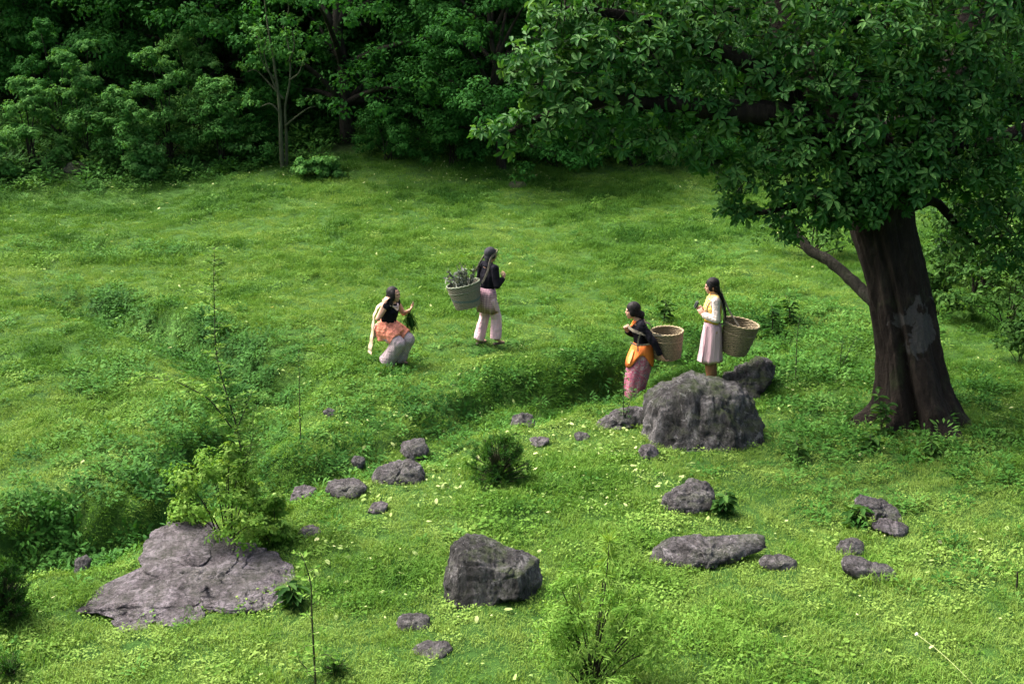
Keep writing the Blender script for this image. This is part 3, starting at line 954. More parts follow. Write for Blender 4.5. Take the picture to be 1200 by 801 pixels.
# ---------------- shared materials
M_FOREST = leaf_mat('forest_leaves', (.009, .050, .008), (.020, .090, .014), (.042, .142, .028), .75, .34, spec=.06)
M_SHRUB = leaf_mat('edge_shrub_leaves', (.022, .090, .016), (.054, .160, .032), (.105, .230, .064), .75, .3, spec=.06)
M_BIGLEAF = leaf_mat('broad_leaves', (.008, .044, .008), (.018, .080, .014), (.070, .165, .038), .6, .30, spec=.14)
M_UNDER = leaf_mat('fine_leaves', (.012, .046, .008), (.028, .080, .014), (.060, .130, .026), .7, .3, spec=.08)
M_BRIGHT = leaf_mat('sapling_leaves', (.040, .115, .012), (.095, .205, .028), (.185, .300, .068), .7, .35, spec=.08)
M_NEEDLE = leaf_mat('pine_needles', (.012, .050, .010), (.030, .095, .016), (.075, .160, .030), .7, .3, spec=.08)
M_BARK = bark_mat('mossy_bark', (.007, .007, .005), (.020, .018, .013), (.042, .040, .030))
M_BARK_PALE = bark_mat('pale_bark', (.024, .032, .016), (.056, .066, .036), (.095, .105, .065))
M_BARK_GREY = bark_mat('grey_bark', (.010, .010, .008), (.028, .027, .022), (.058, .056, .046))
M_TWIG = plain_mat('green_brown_twig', (.030, .034, .014), .8)

# ---------------- the big tree on the right
tb = G(1078, 494)
TD = depth_of(tb); TK = TD / F_PX
def tpt(px, py, dd=0.0):
    return at_depth(px, py, TD + dd)
tree = empty('broadleaf_tree', tb)
tag(tree, 'huge old broadleaf tree with fluted dark trunk and spreading crown on the right', 'tree')
tw = [(1080, 508, 58), (1077, 478, 47), (1070, 445, 41), (1064, 410, 38), (1057, 370, 36), (1049, 330, 35), (1040, 290, 37), (1032, 250, 39), (1029, 212, 41), (1036, 182, 40), (1052, 158, 37), (1076, 140, 30), (1096, 126, 26)]
spine = [(tpt(a, b) - tb, c * TK) for a, b, c in tw]
seg = 132
sp = smooth_path([p for p, r in spine], 14); sr = np.interp(np.linspace(0, 1, len(sp)), np.linspace(0, 1, len(spine)), [r for p, r in spine])
TV = []
ths = np.linspace(-math.pi, math.pi, seg, endpoint=False)
for i, p in enumerate(sp):
    h = max(p.z, 0)
    def lob(a, w): 
        d = (np.degrees(ths) - a + 180) % 360 - 180
        return np.exp(-(d / w) ** 2)
    fade = math.exp(-((h - .7) / 1.3) ** 2) if h > .7 else 1.0
    m = 1 + .05 * np.sin(ths * 3 + h * 1.4) + .04 * np.sin(ths * 7 - h * 2)
    m = m - .46 * lob(-114, 9) * fade - .16 * lob(-40, 14) * fade * .6 - .14 * lob(120, 16) * fade
    fl = math.exp(-h / .22)
    m = m + fl * (.50 * lob(-66, 15) + .50 * lob(168, 15) + .45 * lob(-14, 15) + .35 * lob(60, 18) + .30 * lob(-148, 11) - .12)
    x = np.cos(ths); y = np.sin(ths)
    nz = fbm(ths * 4 + 20, np.full(seg, h * 2.2), 15, 3) - .5
    rid = np.abs(np.sin(ths * 11 + 3 * vnoise(ths * 2 + 9, np.full(seg, h * 1.1), 18))) - .5
    rr = sr[i] * (m + .10 * nz) + .012 * rid - .030 * np.clip(.16 - np.abs(vnoise(ths * 9 + 5, np.full(seg, h * 1.6), 29) - .5), 0, 1) / .16 + .02 * (vnoise(ths * 14, np.full(seg, h * 7.), 33) - .5)
    TV += [(p.x + x[k] * rr[k], p.y + y[k] * rr[k], p.z - .12 * (i == 0)) for k in range(seg)]
TV = np.array(TV); n = len(sp)
ii = np.arange((n - 1) * seg); k0 = ii // seg; k1 = ii % seg
TF = np.stack([k0 * seg + k1, k0 * seg + (k1 + 1) % seg, (k0 + 1) * seg + (k1 + 1) % seg, (k0 + 1) * seg + k1], 1)
pc = tpt(1083, 388, -.42) - tb
M_BIGBARK = bark_mat('dark_fluted_bark', (.004, .003, .0024), (.011, .0082, .0064), (.026, .021, .016), ((pc.x, pc.y, pc.z), (.30, .6, .36)))
obj('trunk', mesh_np('trunk', TV, TF), M_BIGBARK, tree)

def limb(px_pts, radii_px, dds, name='limb', mat=None, seg=12, seed=0):
    pts = [tpt(a, b, d) - tb for (a, b), d in zip(px_pts, dds)]
    sp_ = smooth_path(pts, 6)
    rr = np.interp(np.linspace(0, 1, len(sp_)), np.linspace(0, 1, len(pts)), [r * TK for r in radii_px])
    V, F = tube_arrays(sp_, list(rr), seg, .22, seed)
    mb = MB(); mb.add(V, F)
    return obj(name, mb.mesh(name), mat or M_BIGBARK, tree)

limb([(1040, 190), (1062, 160), (1095, 128), (1122, 90), (1140, 40), (1165, -40), (1190, -130)], [36, 32, 28, 26, 23, 19, 12], [0, .1, .2, .3, .4, .6, .8], seed=1)
limb([(1030, 200), (1005, 150), (968, 100), (930, 55), (912, 10), (905, -60), (900, -140)], [36, 26, 20, 16, 13, 11, 8], [0, -.1, -.2, -.1, 0, .1, .2], seed=2)
limb([(1050, 205), (1090, 185), (1130, 178), (1165, 168), (1215, 148), (1290, 120)], [20, 15, 13, 12, 10, 6], [.1, .2, .1, 0, -.1, -.2], seed=3)
limb([(1026, 356), (1000, 330), (972, 306), (948, 292), (930, 268), (905, 240)], [8, 7, 6.5, 6, 3.5, 2], [.05, .25, .45, .6, .7, .8], mat=M_BARK_GREY, seed=4)
limb([(1025, 215), (980, 165), (910, 135), (830, 128), (740, 118), (660, 128), (590, 158)], [24, 19, 14, 11, 8, 5, 2], [-.1, -.5, -.9, -1.2, -1.4, -1.5, -1.6], seed=5)
limb([(980, 165), (900, 90), (820, 50), (740, 20), (660, 10)], [14, 11, 9, 6, 2.5], [-.5, -.9, -1.2, -1.3, -1.4], seed=6)
limb([(1020, 240), (985, 225), (940, 238), (900, 248), (862, 252)], [9, 6, 4.5, 3, 1.5], [-.2, -.4, -.5, -.6, -.7], seed=7)
limb([(1068, 240), (1095, 236), (1120, 262), (1150, 290)], [9, 6, 4, 2], [.1, .3, .4, .5], seed=8)
# crown: whorls of broad leaves at the branch ends
LOBES = [ # px, py, depth shift, radius px, number of whorls
 (572, 160, -1.6, 18, 9), (600, 152, -1.6, 24, 18), (632, 148, -1.55, 26, 22), (612, 72, -1.5, 24, 18), (640, 90, -1.5, 34, 34), (650, 45, -1.45, 38, 36), (660, 10, -1.4, 40, 36),
 (680, 120, -1.5, 36, 40), (700, 70, -1.5, 44, 52), (716, 20, -1.4, 48, 52), (742, 110, -1.4, 40, 44), (765, 60, -1.4, 46, 52), (780, 15, -1.3, 46, 44),
 (690, 162, -1.3, 22, 14), (735, 165, -1.3, 24, 16), (780, 160, -1.2, 28, 22), (800, 110, -1.2, 40, 40), (826, 60, -1.2, 44, 44), (840, 12, -1.1, 44, 40),
 (820, 180, -1.0, 26, 20), (850, 140, -1.0, 38, 36), (868, 205, -.9, 26, 22), (850, 235, -.8, 16, 10), (880, 95, -.9, 38, 32), (900, 170, -.9, 34, 34), (896, 40, -.9, 36, 28),
 (945, 60, -1.1, 40, 44), (960, 15, -1.1, 44, 44), (935, 120, -1.1, 36, 40), (950, 170, -1.0, 36, 42), (925, 215, -.8, 30, 30), (960, 235, -.8, 30, 32), (1000, 205, -.9, 32, 38), (1005, 245, -.85, 20, 18),
 (1010, 150, -1.1, 34, 38), (1000, 90, -1.2, 40, 48), (1035, 40, -1.2, 44, 50), (1050, 95, -1.1, 32, 30), (1025, 195, -1.0, 26, 26), (1095, 15, -1.0, 44, 40), (1075, 65, -1.0, 28, 22),
 (985, 250, -.8, 20, 16), (1020, 248, -.85, 18, 14), (1062, 228, -.85, 20, 15), (1062, 130, -.9, 26, 26), (1085, 118, -.8, 20, 16), (1010, 228, -.9, 26, 22), (1040, 212, -.95, 24, 20), (1072, 205, -.9, 26, 22), (1050, 190, -.95, 28, 26), (1078, 165, -.95, 28, 26), (1110, 150, -.9, 30, 28), (1135, 125, -.8, 30, 26), (1105, 110, -.9, 26, 20), (1165, 150, -.6, 28, 22), (1160, 180, -.5, 26, 18), (1110, 60, -.9, 34, 26), (1140, 70, -.9, 30, 22), (1090, 100, -.9, 24, 14), (1150, 20, -.8, 44, 36), (1185, 60, -.7, 34, 26), (1160, 95, -.5, 28, 16), (1195, 110, -.4, 28, 18), (1080, 195, -.75, 26, 26), (1105, 205, -.6, 28, 26), (1140, 200, -.4, 28, 24), (1180, 195, -.2, 34, 28),
 (1140, 245, .2, 34, 30), (1185, 250, .2, 40, 34), (1120, 285, .3, 20, 12), (1170, 300, .3, 30, 22), (1215, 300, .3, 36, 22), (930, 265, -.6, 18, 12), (905, 255, -.6, 16, 8), (860, 250, -.72, 12, 9), (880, 248, -.65, 10, 5),
 # upper and back crown, above the picture
 (700, -50, -1.2, 60, 40), (800, -60, -1.0, 70, 50), (900, -60, -.8, 70, 50), (1000, -70, -.8, 80, 60), (1110, -70, -.6, 80, 60), (1210, -50, -.4, 70, 40),
 (760, -20, .8, 70, 40), (880, 10, 1.0, 70, 44), (1000, 0, 1.3, 80, 50), (1120, 10, 1.2, 80, 50), (1220, 50, 1.0, 70, 40), (950, 120, 1.0, 50, 34), (830, 100, .6, 50, 30), (1150, 110, 1.3, 50, 30), (1080, 130, 1.2, 40, 24),
 (850, -140, 0, 110, 70), (1000, -160, 0, 120, 80), (1150, -150, 0, 120, 70), (1280, -40, .3, 90, 40), (1270, 130, .4, 70, 36), (1270, 250, .5, 60, 26)]
r = np.random.default_rng(55)
LB = []; LA = []; LN = []; LL = []; LT = []; twig = MB()
for (px, py, dd, rp, nw) in LOBES:
    c = np.array(tpt(px, py, dd) - tb); rad = rp * TK
    nw = int(nw * 1.45)
    d = rand_dirs(r, nw); q = (.35 + .7 * r.random(nw) ** .6)
    pos = c + d * rad * q[:, None] * np.array([1, 1.25, .95])
    axd = unit(d * .8 + np.array([0, 0, .55]) + r.normal(0, .3, (nw, 3)))
    for i in range(nw):
        k = int(r.integers(6, 10)); ph = r.random() * 6.28
        a = axd[i]; s = unit(np.cross(a, rand_dirs(r, 1)[0])); t2 = np.cross(a, s)
        el = r.uniform(-.25, .55, k)
        ang = ph + np.arange(k) * 2.4 + r.normal(0, .2, k)
        out = np.cos(ang)[:, None] * s + np.sin(ang)[:, None] * t2
        dr = unit(out * np.cos(el)[:, None] + a * np.sin(el)[:, None] - np.array([0, 0, .22]))
        LB.append(pos[i] + dr * .015 - a * .02 * r.random((k, 1))); LA.append(dr)
        LN.append(unit(a - dr * (dr @ a)[:, None] + r.normal(0, .18, (k, 3))))
        LL.append((.07 + .065 * r.random(k)) * (.75 + .6 * r.random())); LT.append(np.clip(.15 + .5 * r.random() + .35 * r.random(k), 0, 1))
        if i % 3 == 0:
            e = Vector(pos[i]); st = e - Vector(a) * .12 - Vector(d[i]) * rad * .4
            twig.tube([st, (st + e) / 2 + Vector((0, 0, -.01)), e], [.008, .006, .003], 4)
LB = np.concatenate(LB); LA = np.concatenate(LA); LN = np.concatenate(LN); LL = np.concatenate(LL); LT = np.concatenate(LT)
LW = LL * .42
# the 300 leaves that show largest are parts of their own
wp = LB + np.array(tb)[None, :]
rel = wp - np.array(CAM); dz = rel @ np.array(CF)
sx = W_PX / 2 + F_PX * (rel @ np.array(CR)) / dz; sy = H_PX / 2 - F_PX * (rel @ np.array(CU)) / dz
facing = np.abs((LN * unit(rel)).sum(1))
score = LL * facing / dz * F_PX
vis = (sx > 5) & (sx < 1195) & (sy > 5) & (sy < 330)
cell = {}
for i in np.nonzero(vis)[0]:
    key = (int(sx[i] // 11), int(sy[i] // 11))
    if key not in cell or dz[i] < dz[cell[key]]: cell[key] = i
pick = sorted(cell.values(), key=lambda i: -score[i])[:300]
rest = np.ones(len(LB), bool); rest[pick] = False
P, F = leaves_np(LB[rest], LA[rest], LN[rest], LL[rest], LW[rest])
cr = obj('crown', mesh_np('crown', P, F, smooth=False, attrs={'tint': np.repeat(LT[rest], 6)}), M_BIGLEAF, tree)
tag(cr, kind='stuff')
obj('twigs', twig.mesh('twigs'), M_BARK, tree)
leaf_me = []
for t in (.3, .55, .8):
    P, F = leaves_np(np.zeros((1, 3)), np.array([[1., 0, 0]]), np.array([[0, 0, 1.]]), np.array([1.0]), np.array([.42]))
    me = mesh_np('leaf', P, F, smooth=False, attrs={'tint': np.full(6, t)}); me.materials.append(M_BIGLEAF); leaf_me.append(me)
for i in pick:
    o = bpy.data.objects.new('leaf', leaf_me[int(min(2, LT[i] * 3))]); link(o, tree)
    a = Vector(LA[i]); b_ = Vector(LN[i]).cross(a).normalized(); c_ = a.cross(b_)
    L = LL[i]
    o.matrix_local = Matrix(((a.x * L, b_.x * L, c_.x * L, LB[i][0]), (a.y * L, b_.y * L, c_.y * L, LB[i][1]), (a.z * L, b_.z * L, c_.z * L, LB[i][2]), (0, 0, 0, 1)))

# ---------------- forest trees
def tree_variant(seed, h, spread, nl, low_=.15, clumps=27, per=66, leaf=.125):
    r = random.Random(seed)
    lobes = []; limbs = []
    path = [Vector((0, 0, -.4))]
    x = y = 0
    for i in range(1, 9):
        x += r.uniform(-.16, .16); y += r.uniform(-.16, .16)
        path.append(Vector((x, y, h * .85 * i / 8)))
    radii = [h * .019 * (1.35 if i == 0 else 1 - i / 10) for i in range(9)]
    for i in range(nl):
        f = low_ + (1 - low_) * (i + .5) / nl
        a = i * 2.4 + r.uniform(-.4, .4)
        rr = spread * (.35 + .65 * math.sin(math.pi * min(1, .25 + .75 * f))) * r.uniform(.45, 1)
        if f > .9: rr *= .3
        c = Vector((math.cos(a) * rr, math.sin(a) * rr, h * f))
        s = spread * r.uniform(.34, .55) * (1.1 - .4 * f)
        lobes.append((tuple(c), (s, s, s * .72)))
        j = min(8, max(1, int(f * 7)))
        p = path[j]
        limbs.append((bez(p, (p + c) / 2 + Vector((0, 0, .3)), c, 6), [h * .011 * (1 - k / 6.5) for k in range(6)]))
    return trunk_mesh('trunk', smooth_path(path, 3), list(np.interp(np.linspace(0, 1, 25), np.linspace(0, 1, 9), radii)), limbs, seed), crown_mesh('crown', lobes, clumps, per, leaf, seed)

VAR = [tree_variant(1, 8.5, 3.2, 22, .03), tree_variant(2, 9.5, 3.4, 23, .02), tree_variant(3, 7.5, 3.0, 20, .04), tree_variant(4, 10.5, 3.5, 22, .07), tree_variant(5, 8.0, 3.7, 22, .02)]
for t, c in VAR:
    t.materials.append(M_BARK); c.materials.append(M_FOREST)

def forest_tree(px, y, v, label, s=1.0, rz=None, group=None, name='forest_tree', trunk_mat=None):
    x = (px - W_PX / 2) / F_PX * (y * math.cos(PITCH) + (CAM.z - 1.0) * math.sin(PITCH))
    t = empty(name, (x, y, Hs(x, y)), rz if rz is not None else random.uniform(0, 6.28), s)
    tag(t, label, 'tree', group)
    tm, cm_ = VAR[v]
    obj('trunk', tm, None, t); obj('crown', cm_, None, t)
    return t

EDGE = 'tall dark trees along the forest edge'
FT = [ # px, distance, variant, scale, label
 (-20, 43.0, 4, 1.1, 'dark spreading forest tree filling the gap at the left picture edge'),
 (-60, 37.0, 1, 1.0, 'tall dark forest tree cut by the left picture edge'),
 (45, 38.5, 0, 1.1, 'dark forest tree behind the leftmost pale shrubs'),
 (150, 37.5, 4, 1.0, 'dark spreading forest tree behind the tallest pale shrub'),
 (235, 36.6, 2, 1.05, 'dark forest tree behind the shrubs left of the pale bare tree'),
 (325, 39.0, 3, 1.1, 'tall dark forest tree directly behind the pale bare stemmed tree'),
 (408, 35.2, 3, 1.0, 'dark tree with a pale trunk showing right of the bare stemmed tree'),
 (475, 37.6, 1, 1.0, 'dark forest tree left of the middle of the forest edge'),
 (540, 36.6, 0, .95, 'dark forest tree behind the tip of the overhanging branch'),
 (588, 34.0, 4, .85, 'low dark tree on a short black trunk under the overhanging branch'),
 (650, 37.4, 1, 1.05, 'dark forest tree seen through the left fringe of the big crown'),
 (725, 36.2, 2, 1.05, 'dark forest tree behind the middle of the overhanging branch'),
 (800, 37.6, 3, 1.1, 'dark forest tree behind the drooping right part of the overhanging branch'),
 (870, 36.4, 4, 1.0, 'dark forest tree behind the hanging leaves left of the big trunk'),
 (950, 38.2, 0, 1.1, 'dark forest tree seen just left of the big trunk'),
 (1060, 37.0, 1, 1.1, 'dark forest tree hidden behind the big trunk and its limbs'),
 (1150, 36.2, 2, 1.1, 'dark forest tree seen between the right limbs of the big tree'),
 (1240, 37.6, 4, 1.1, 'dark forest tree behind the crown at the right picture edge')]
for px, y, v, s, lab in FT: forest_tree(px, y + (0 if v == 4 and px == 588 else 1.9 if px != 408 else 1.0), v, lab, s, group=EDGE)
for i in range(13):
    forest_tree(-90 + i * 112 + random.uniform(-25, 25), 44 + random.uniform(-1, 1.5), i % 5, 'dark tree in the depth of the forest filling gaps between the edge trees', 1.25, group='second row of dark forest trees')
for i in range(11):
    forest_tree(-140 + i * 150 + random.uniform(-25, 25), 50 + random.uniform(-1, 1.5), (i + 2) % 5, 'tall dark tree at the back of the forest behind the second row', 1.6, group='back row of dark forest trees')

# ---------------- lighter shrubs along the left forest edge
def shrub_thing(px, py, w_px, h_px, label, seed, mat=None, name='shrub', leaf=.078, lobes_n=7, clumps=22, per=70, group=None, dens=1.0, cat='shrub', width=.55, size=(.20, .30), clump_r=.34):
    g = G(px, py); dep = depth_of(g); k = dep / F_PX
    w, h = w_px * k, h_px * k / math.cos(PITCH)
    t = empty(name, g); tag(t, label, cat, group)
    r = random.Random(seed); lobes = []; mb = MB()
    for i in range(lobes_n):
        f = (i + .5) / lobes_n
        a = i * 2.4 + r.uniform(-.5, .5)
        rr = w * .5 * r.uniform(.25, .92) * (1.0 - .6 * f ** 2)
        c = Vector((math.cos(a) * rr, math.sin(a) * rr * .8, h * (.10 + .76 * f)))
        s = w * r.uniform(*size) * (1.15 - .35 * f)
        lobes.append((tuple(c), (s, s, min(s * .95, h * .3))))
        p0 = Vector((r.uniform(-.06, .06) * w, r.uniform(-.06, .06) * w, -.1))
        mb.tube(bez(p0, Vector((c.x * .3, c.y * .3, c.z * .6)), c, 6), [(.013 if w > 1.8 else .006) * max(.4, min(h, 2)) * (1 - j / 7) + .0025 for j in range(6)], 6, .1, seed)
    obj('stem', mb.mesh('stem'), M_BARK, t)
    obj('foliage', crown_mesh('foliage', lobes, clumps, int(per * dens), leaf, seed + 60, .6, clump_r, width=width), mat or M_SHRUB, t)
    return t

SG = 'pale green shrubs along the left forest edge'
for a in [
 (105, 190, 74, 150, 'tallest pale green shrub with a rounded top at the left forest edge', 1, 9),
 (38, 196, 78, 105, 'round dark green shrub left of the tallest pale shrub', 2, 7),
 (150, 199, 86, 100, 'wide pale green shrub right in front of the tallest shrub', 3, 8),
 (200, 190, 80, 140, 'loose green shrub between the tallest shrub and the round one on its right', 4, 8),
 (262, 192, 92, 102, 'broad round shrub just left of the pale bare tree', 5, 8),
 (-4, 212, 40, 60, 'bright green shrub cut by the left picture edge', 6, 6),
 (165, 208, 56, 32, 'low pale shrub with spread leaves at the foot of the shrubs', 7, 6),
 (235, 170, 78, 150, 'tall green shrub with a pointed crown behind the round one', 8, 9),
 (374, 207, 66, 22, 'low bright undergrowth bush at the foot of the pale bare tree', 9, 6),
 (70, 165, 80, 150, 'dark leafy shrub filling the gap behind the left shrubs', 10, 8)]:
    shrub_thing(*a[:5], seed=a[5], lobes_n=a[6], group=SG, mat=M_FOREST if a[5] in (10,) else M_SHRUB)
UG = 'dark undergrowth bushes along the forest edge'
for i, (px, py, w_, h_, lab) in enumerate([
 (455, 188, 90, 60, 'dark undergrowth bush right of the pale trunk'), (530, 192, 80, 66, 'dark undergrowth bush left of the short black trunk'),
 (650, 196, 90, 50, 'dark undergrowth bush right of the short black trunk'), (740, 195, 100, 60, 'dark undergrowth bush under the middle of the overhanging branch'),
 (835, 196, 90, 60, 'dark undergrowth bush under the right of the overhanging branch'), (300, 178, 70, 70, 'dark undergrowth bush behind the pale bare tree')]):
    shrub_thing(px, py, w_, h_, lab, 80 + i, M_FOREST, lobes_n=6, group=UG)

# ---------------- the pale bare stemmed tree
def bare_tree(px, py, label):
    g = G(px, py); k = depth_of(g) / F_PX
    t = empty('slender_tree', g); tag(t, label, 'tree')
    def P(a, b, d=0): 
        return Vector(((a - px) * k, d, -(b - py) * k * 1.04))
    r = random.Random(4)
    mb = MB()
    mb.tube(smooth_path([P(331, 200), P(331, 170), P(332, 140), P(331, 110), P(328, 75), P(324, 40), P(322, 10)], 5), list(np.linspace(3.0, .6, 31) * k), 8, .2, 1)
    mb.tube(smooth_path([P(335, 200, .1), P(337, 165, .1), P(338, 130, .05), P(345, 100, .1), P(346, 70, .1), P(341, 35, .1)], 5), list(np.linspace(2.2, .5, 26) * k), 8, .2, 2)
    obj('trunk', mb.mesh('trunk'), M_BARK_PALE, t)
    tips = []
    for pts in ([(332, 135), (322, 125), (310, 128), (302, 122)], [(329, 100), (318, 82), (314, 60)], [(337, 150), (350, 140), (365, 130), (374, 128)], [(331, 115), (325, 95), (320, 70), (326, 50)],
                [(346, 80), (354, 62), (352, 40)], [(345, 100), (356, 92), (363, 78)], [(327, 72), (312, 55), (300, 50)], [(337, 120), (322, 105), (306, 90), (294, 92)], [(341, 45), (348, 25), (346, 8)]):
        m2 = MB(); dd = r.uniform(-.5, .5)
        pp = smooth_path([P(a, b, dd * i / 3) for i, (a, b) in enumerate(pts)], 5)
        m2.tube(pp, list(np.linspace(1.3, .4, len(pp)) * k), 6, .2, 3)
        obj('branch', m2.mesh('branch'), M_BARK_PALE, t)
        tips += [pp[-1], pp[len(pp) // 2 + 2]]
    lob = [(tuple(p + Vector((r.uniform(-.1, .1), r.uniform(-.1, .1), .1))), (.34, .34, .22)) for p in tips]
    obj('foliage', crown_mesh('foliage', lob, 7, 12, .11, 77), M_SHRUB, t)
bare_tree(331, 196, 'slender pale tree with bare twisting stems at the forest edge')

# ---------------- leafy thicket behind the big trunk on the right
shrub_thing(1150, 345, 190, 190, 'dark leafy thicket hanging behind the big trunk at the right edge', 31, M_UNDER, leaf=.10, lobes_n=11, clumps=20, per=34)
shrub_thing(1108, 332, 70, 120, 'slim leafy bush close behind the big trunk', 32, M_UNDER, leaf=.09, lobes_n=7, clumps=14, per=26)
shrub_thing(955, 300, 110, 75, 'bright leafy bush in the meadow left of the big trunk', 33, M_UNDER, leaf=.09, lobes_n=8, clumps=12, per=22)
shrub_thing(1180, 385, 120, 110, 'round leafy bush in front of the dark thicket at the right edge', 35, M_UNDER, leaf=.08, lobes_n=9, clumps=16, per=26)
shrub_thing(1098, 372, 60, 70, 'low leafy bush right beside the big trunk', 36, M_UNDER, leaf=.07, lobes_n=7, clumps=14, per=26)
shrub_thing(1195, 425, 60, 60, 'low leafy bush at the right edge below the thicket', 34, M_UNDER, leaf=.08, lobes_n=6, clumps=12, per=22)

# ---------------- saplings, bushes and herbs in the meadow
def sapling(name, label, px, py, stems, leaves, mat, seed, cat='sapling', leaf=(.06, .022), whorl=None, group=None, stem_r=.010):
    """stems: list of pixel paths (from the ground up) with depth drift; leaves per twig"""
    g = G(px, py); k = depth_of(g) / F_PX
    t = empty(name, g); tag(t, label, cat, group)
    r = np.random.default_rng(seed)
    def P(a, b, d=0.0): return Vector(((a - px) * k, d, -(b - py) * k * 1.05))
    for pts, drift, rad, twigs, tl in stems:
        pp = smooth_path([P(a, b, drift * i / max(1, len(pts) - 1)) for i, (a, b) in enumerate(pts)], 6)
        mb = MB(); mb.tube(pp, list(np.linspace(rad, rad * .25, len(pp))), 6, .15, seed)
        B = []; A = []; Nn = []
        for j in range(twigs):
            f = (j + .6) / twigs
            p = pp[min(len(pp) - 1, int(f * (len(pp) - 1)))]
            a = j * 2.4 + r.random()
            L = tl * (1.15 - .75 * f) * r.uniform(.6, 1.2)
            d = Vector((math.cos(a), math.sin(a), r.uniform(.05, .5))).normalized()
            e = p + d * L + Vector((0, 0, -.15 * L))
            mid = p + d * L * .55 + Vector((0, 0, .03 * L))
            mb.tube([p, mid, e], [rad * .35, rad * .22, rad * .1], 4)
            for q in range(leaves):
                u = (q + r.random()) / leaves
                b0 = p.lerp(mid, u * 2) if u < .5 else mid.lerp(e, u * 2 - 1)
                B.append(b0); s = 1 if q % 2 else -1
                A.append(Vector(d) * .6 + Vector((-d.y, d.x, 0)) * s * .8 + Vector(r.normal(0, .25, 3)))
                Nn.append(Vector((0, 0, 1)) + Vector(r.normal(0, .4, 3)))
        obj('stem', mb.mesh('stem'), M_TWIG, t)
        if B:
            LLn = leaf[0] * (.6 + .8 * r.random(len(B)))
            P_, F_ = diamonds_np(np.array(B), np.array(A), unit(np.array(Nn)), LLn, LLn * leaf[1] / leaf[0])
            obj('foliage', mesh_np('foliage', P_, F_, smooth=False, attrs={'tint': np.repeat(r.random(len(B)), 4)}), mat, t)
    return t

def needle_bush(name, label, px, py, w_px, h_px, seed, mat, tufts=60, needle=(.11, .007), per=26, cat='bush', upright=.5):
    g = G(px, py); k = depth_of(g) / F_PX
    w, h = w_px * k, h_px * k * 1.05
    t = empty(name, g); tag(t, label, cat)
    r = np.random.default_rng(seed); mb = MB(); B = []; A = []; T = []
    for i in range(tufts):
        a = r.random() * 6.28; f = r.random()
        rr = w * .5 * math.sqrt(r.random()) * math.sin(math.pi * min(1, .22 + .72 * f)) ** .7
        e = Vector((math.cos(a) * rr, math.sin(a) * rr, h * (.08 + .85 * f)))
        st = Vector((0, 0, e.z * .35))
        mb.tube([st, (st + e) / 2, e], [.009, .006, .004], 4)
        ax = (e - st).normalized() + Vector((0, 0, upright)); ax.normalize()
        n = per
        tint = r.random()
        d = unit(np.array(ax)[None, :] * .75 + r.normal(0, .55, (n, 3)))
        B.append(np.array(e)[None, :] - np.array(ax)[None, :] * (r.random((n, 1)) * needle[0] * 1.2)); A.append(d); T.append(np.clip(tint * .7 + .3 * r.random(n), 0, 1))
    B = np.concatenate(B); A = np.concatenate(A); T = np.concatenate(T)
    mb.tube([(0, 0, -.05), (0, 0, h * .45), (0, 0, h * .8)], [.022, .014, .006], 6)
    obj('stem', mb.mesh('stem'), M_TWIG, t)
    P_, F_ = diamonds_np(B, A, rand_dirs(r, len(B)), needle[0] * (.6 + .7 * r.random(len(B))), needle[1])
    obj('foliage', mesh_np('foliage', P_, F_, smooth=False, attrs={'tint': np.repeat(T, 4)}), mat, t)
    return t

sapling('sapling', 'tall thin sapling with a bare leaning stem rising above the broad slab', 300, 628,
        [([(300, 630), (292, 590), (290, 550), (284, 500), (275, 465), (266, 420), (267, 370), (268, 335), (271, 304)], .3, .013, 80, .30),
         ([(282, 498), (262, 466), (246, 452), (225, 440), (196, 434), (176, 438)], -.2, .009, 22, .22),
         ([(284, 505), (296, 480), (303, 462)], .2, .008, 12, .20), ([(290, 552), (300, 520), (300, 490)], .3, .008, 14, .24)], 20, M_BRIGHT, 1, leaf=(.055, .022))
shrub_thing(268, 640, 165, 125, 'bright leafy bush growing behind the broad slab', 41, M_BRIGHT, name='leafy_bush', leaf=.045, lobes_n=17, clumps=16, per=26, cat='bush', size=(.09, .17), clump_r=.42)
shrub_thing(322, 640, 60, 70, 'small leafy bush at the right end of the broad slab', 42, M_BRIGHT, name='leafy_bush', leaf=.045, lobes_n=6, clumps=14, per=36, cat='bush')
sapling('sapling', 'thin bare sapling standing alone right of the tall one', 352, 524, [([(353, 526), (353, 490), (354, 450), (355, 412)], .1, .011, 16, .12)], 5, M_BRIGHT, 2, leaf=(.04, .014))
sapling('sapling', 'leafy young sapling at the bottom left of the picture', 368, 806,
        [([(370, 812), (370, 760), (370, 715), (371, 680), (366, 655), (360, 640)], .05, .012, 18, .17), ([(370, 770), (385, 758), (398, 765)], -.1, .006, 8, .12), ([(370, 790), (352, 775), (348, 765)], .1, .006, 8, .12)], 9, M_BRIGHT, 3, leaf=(.05, .022))
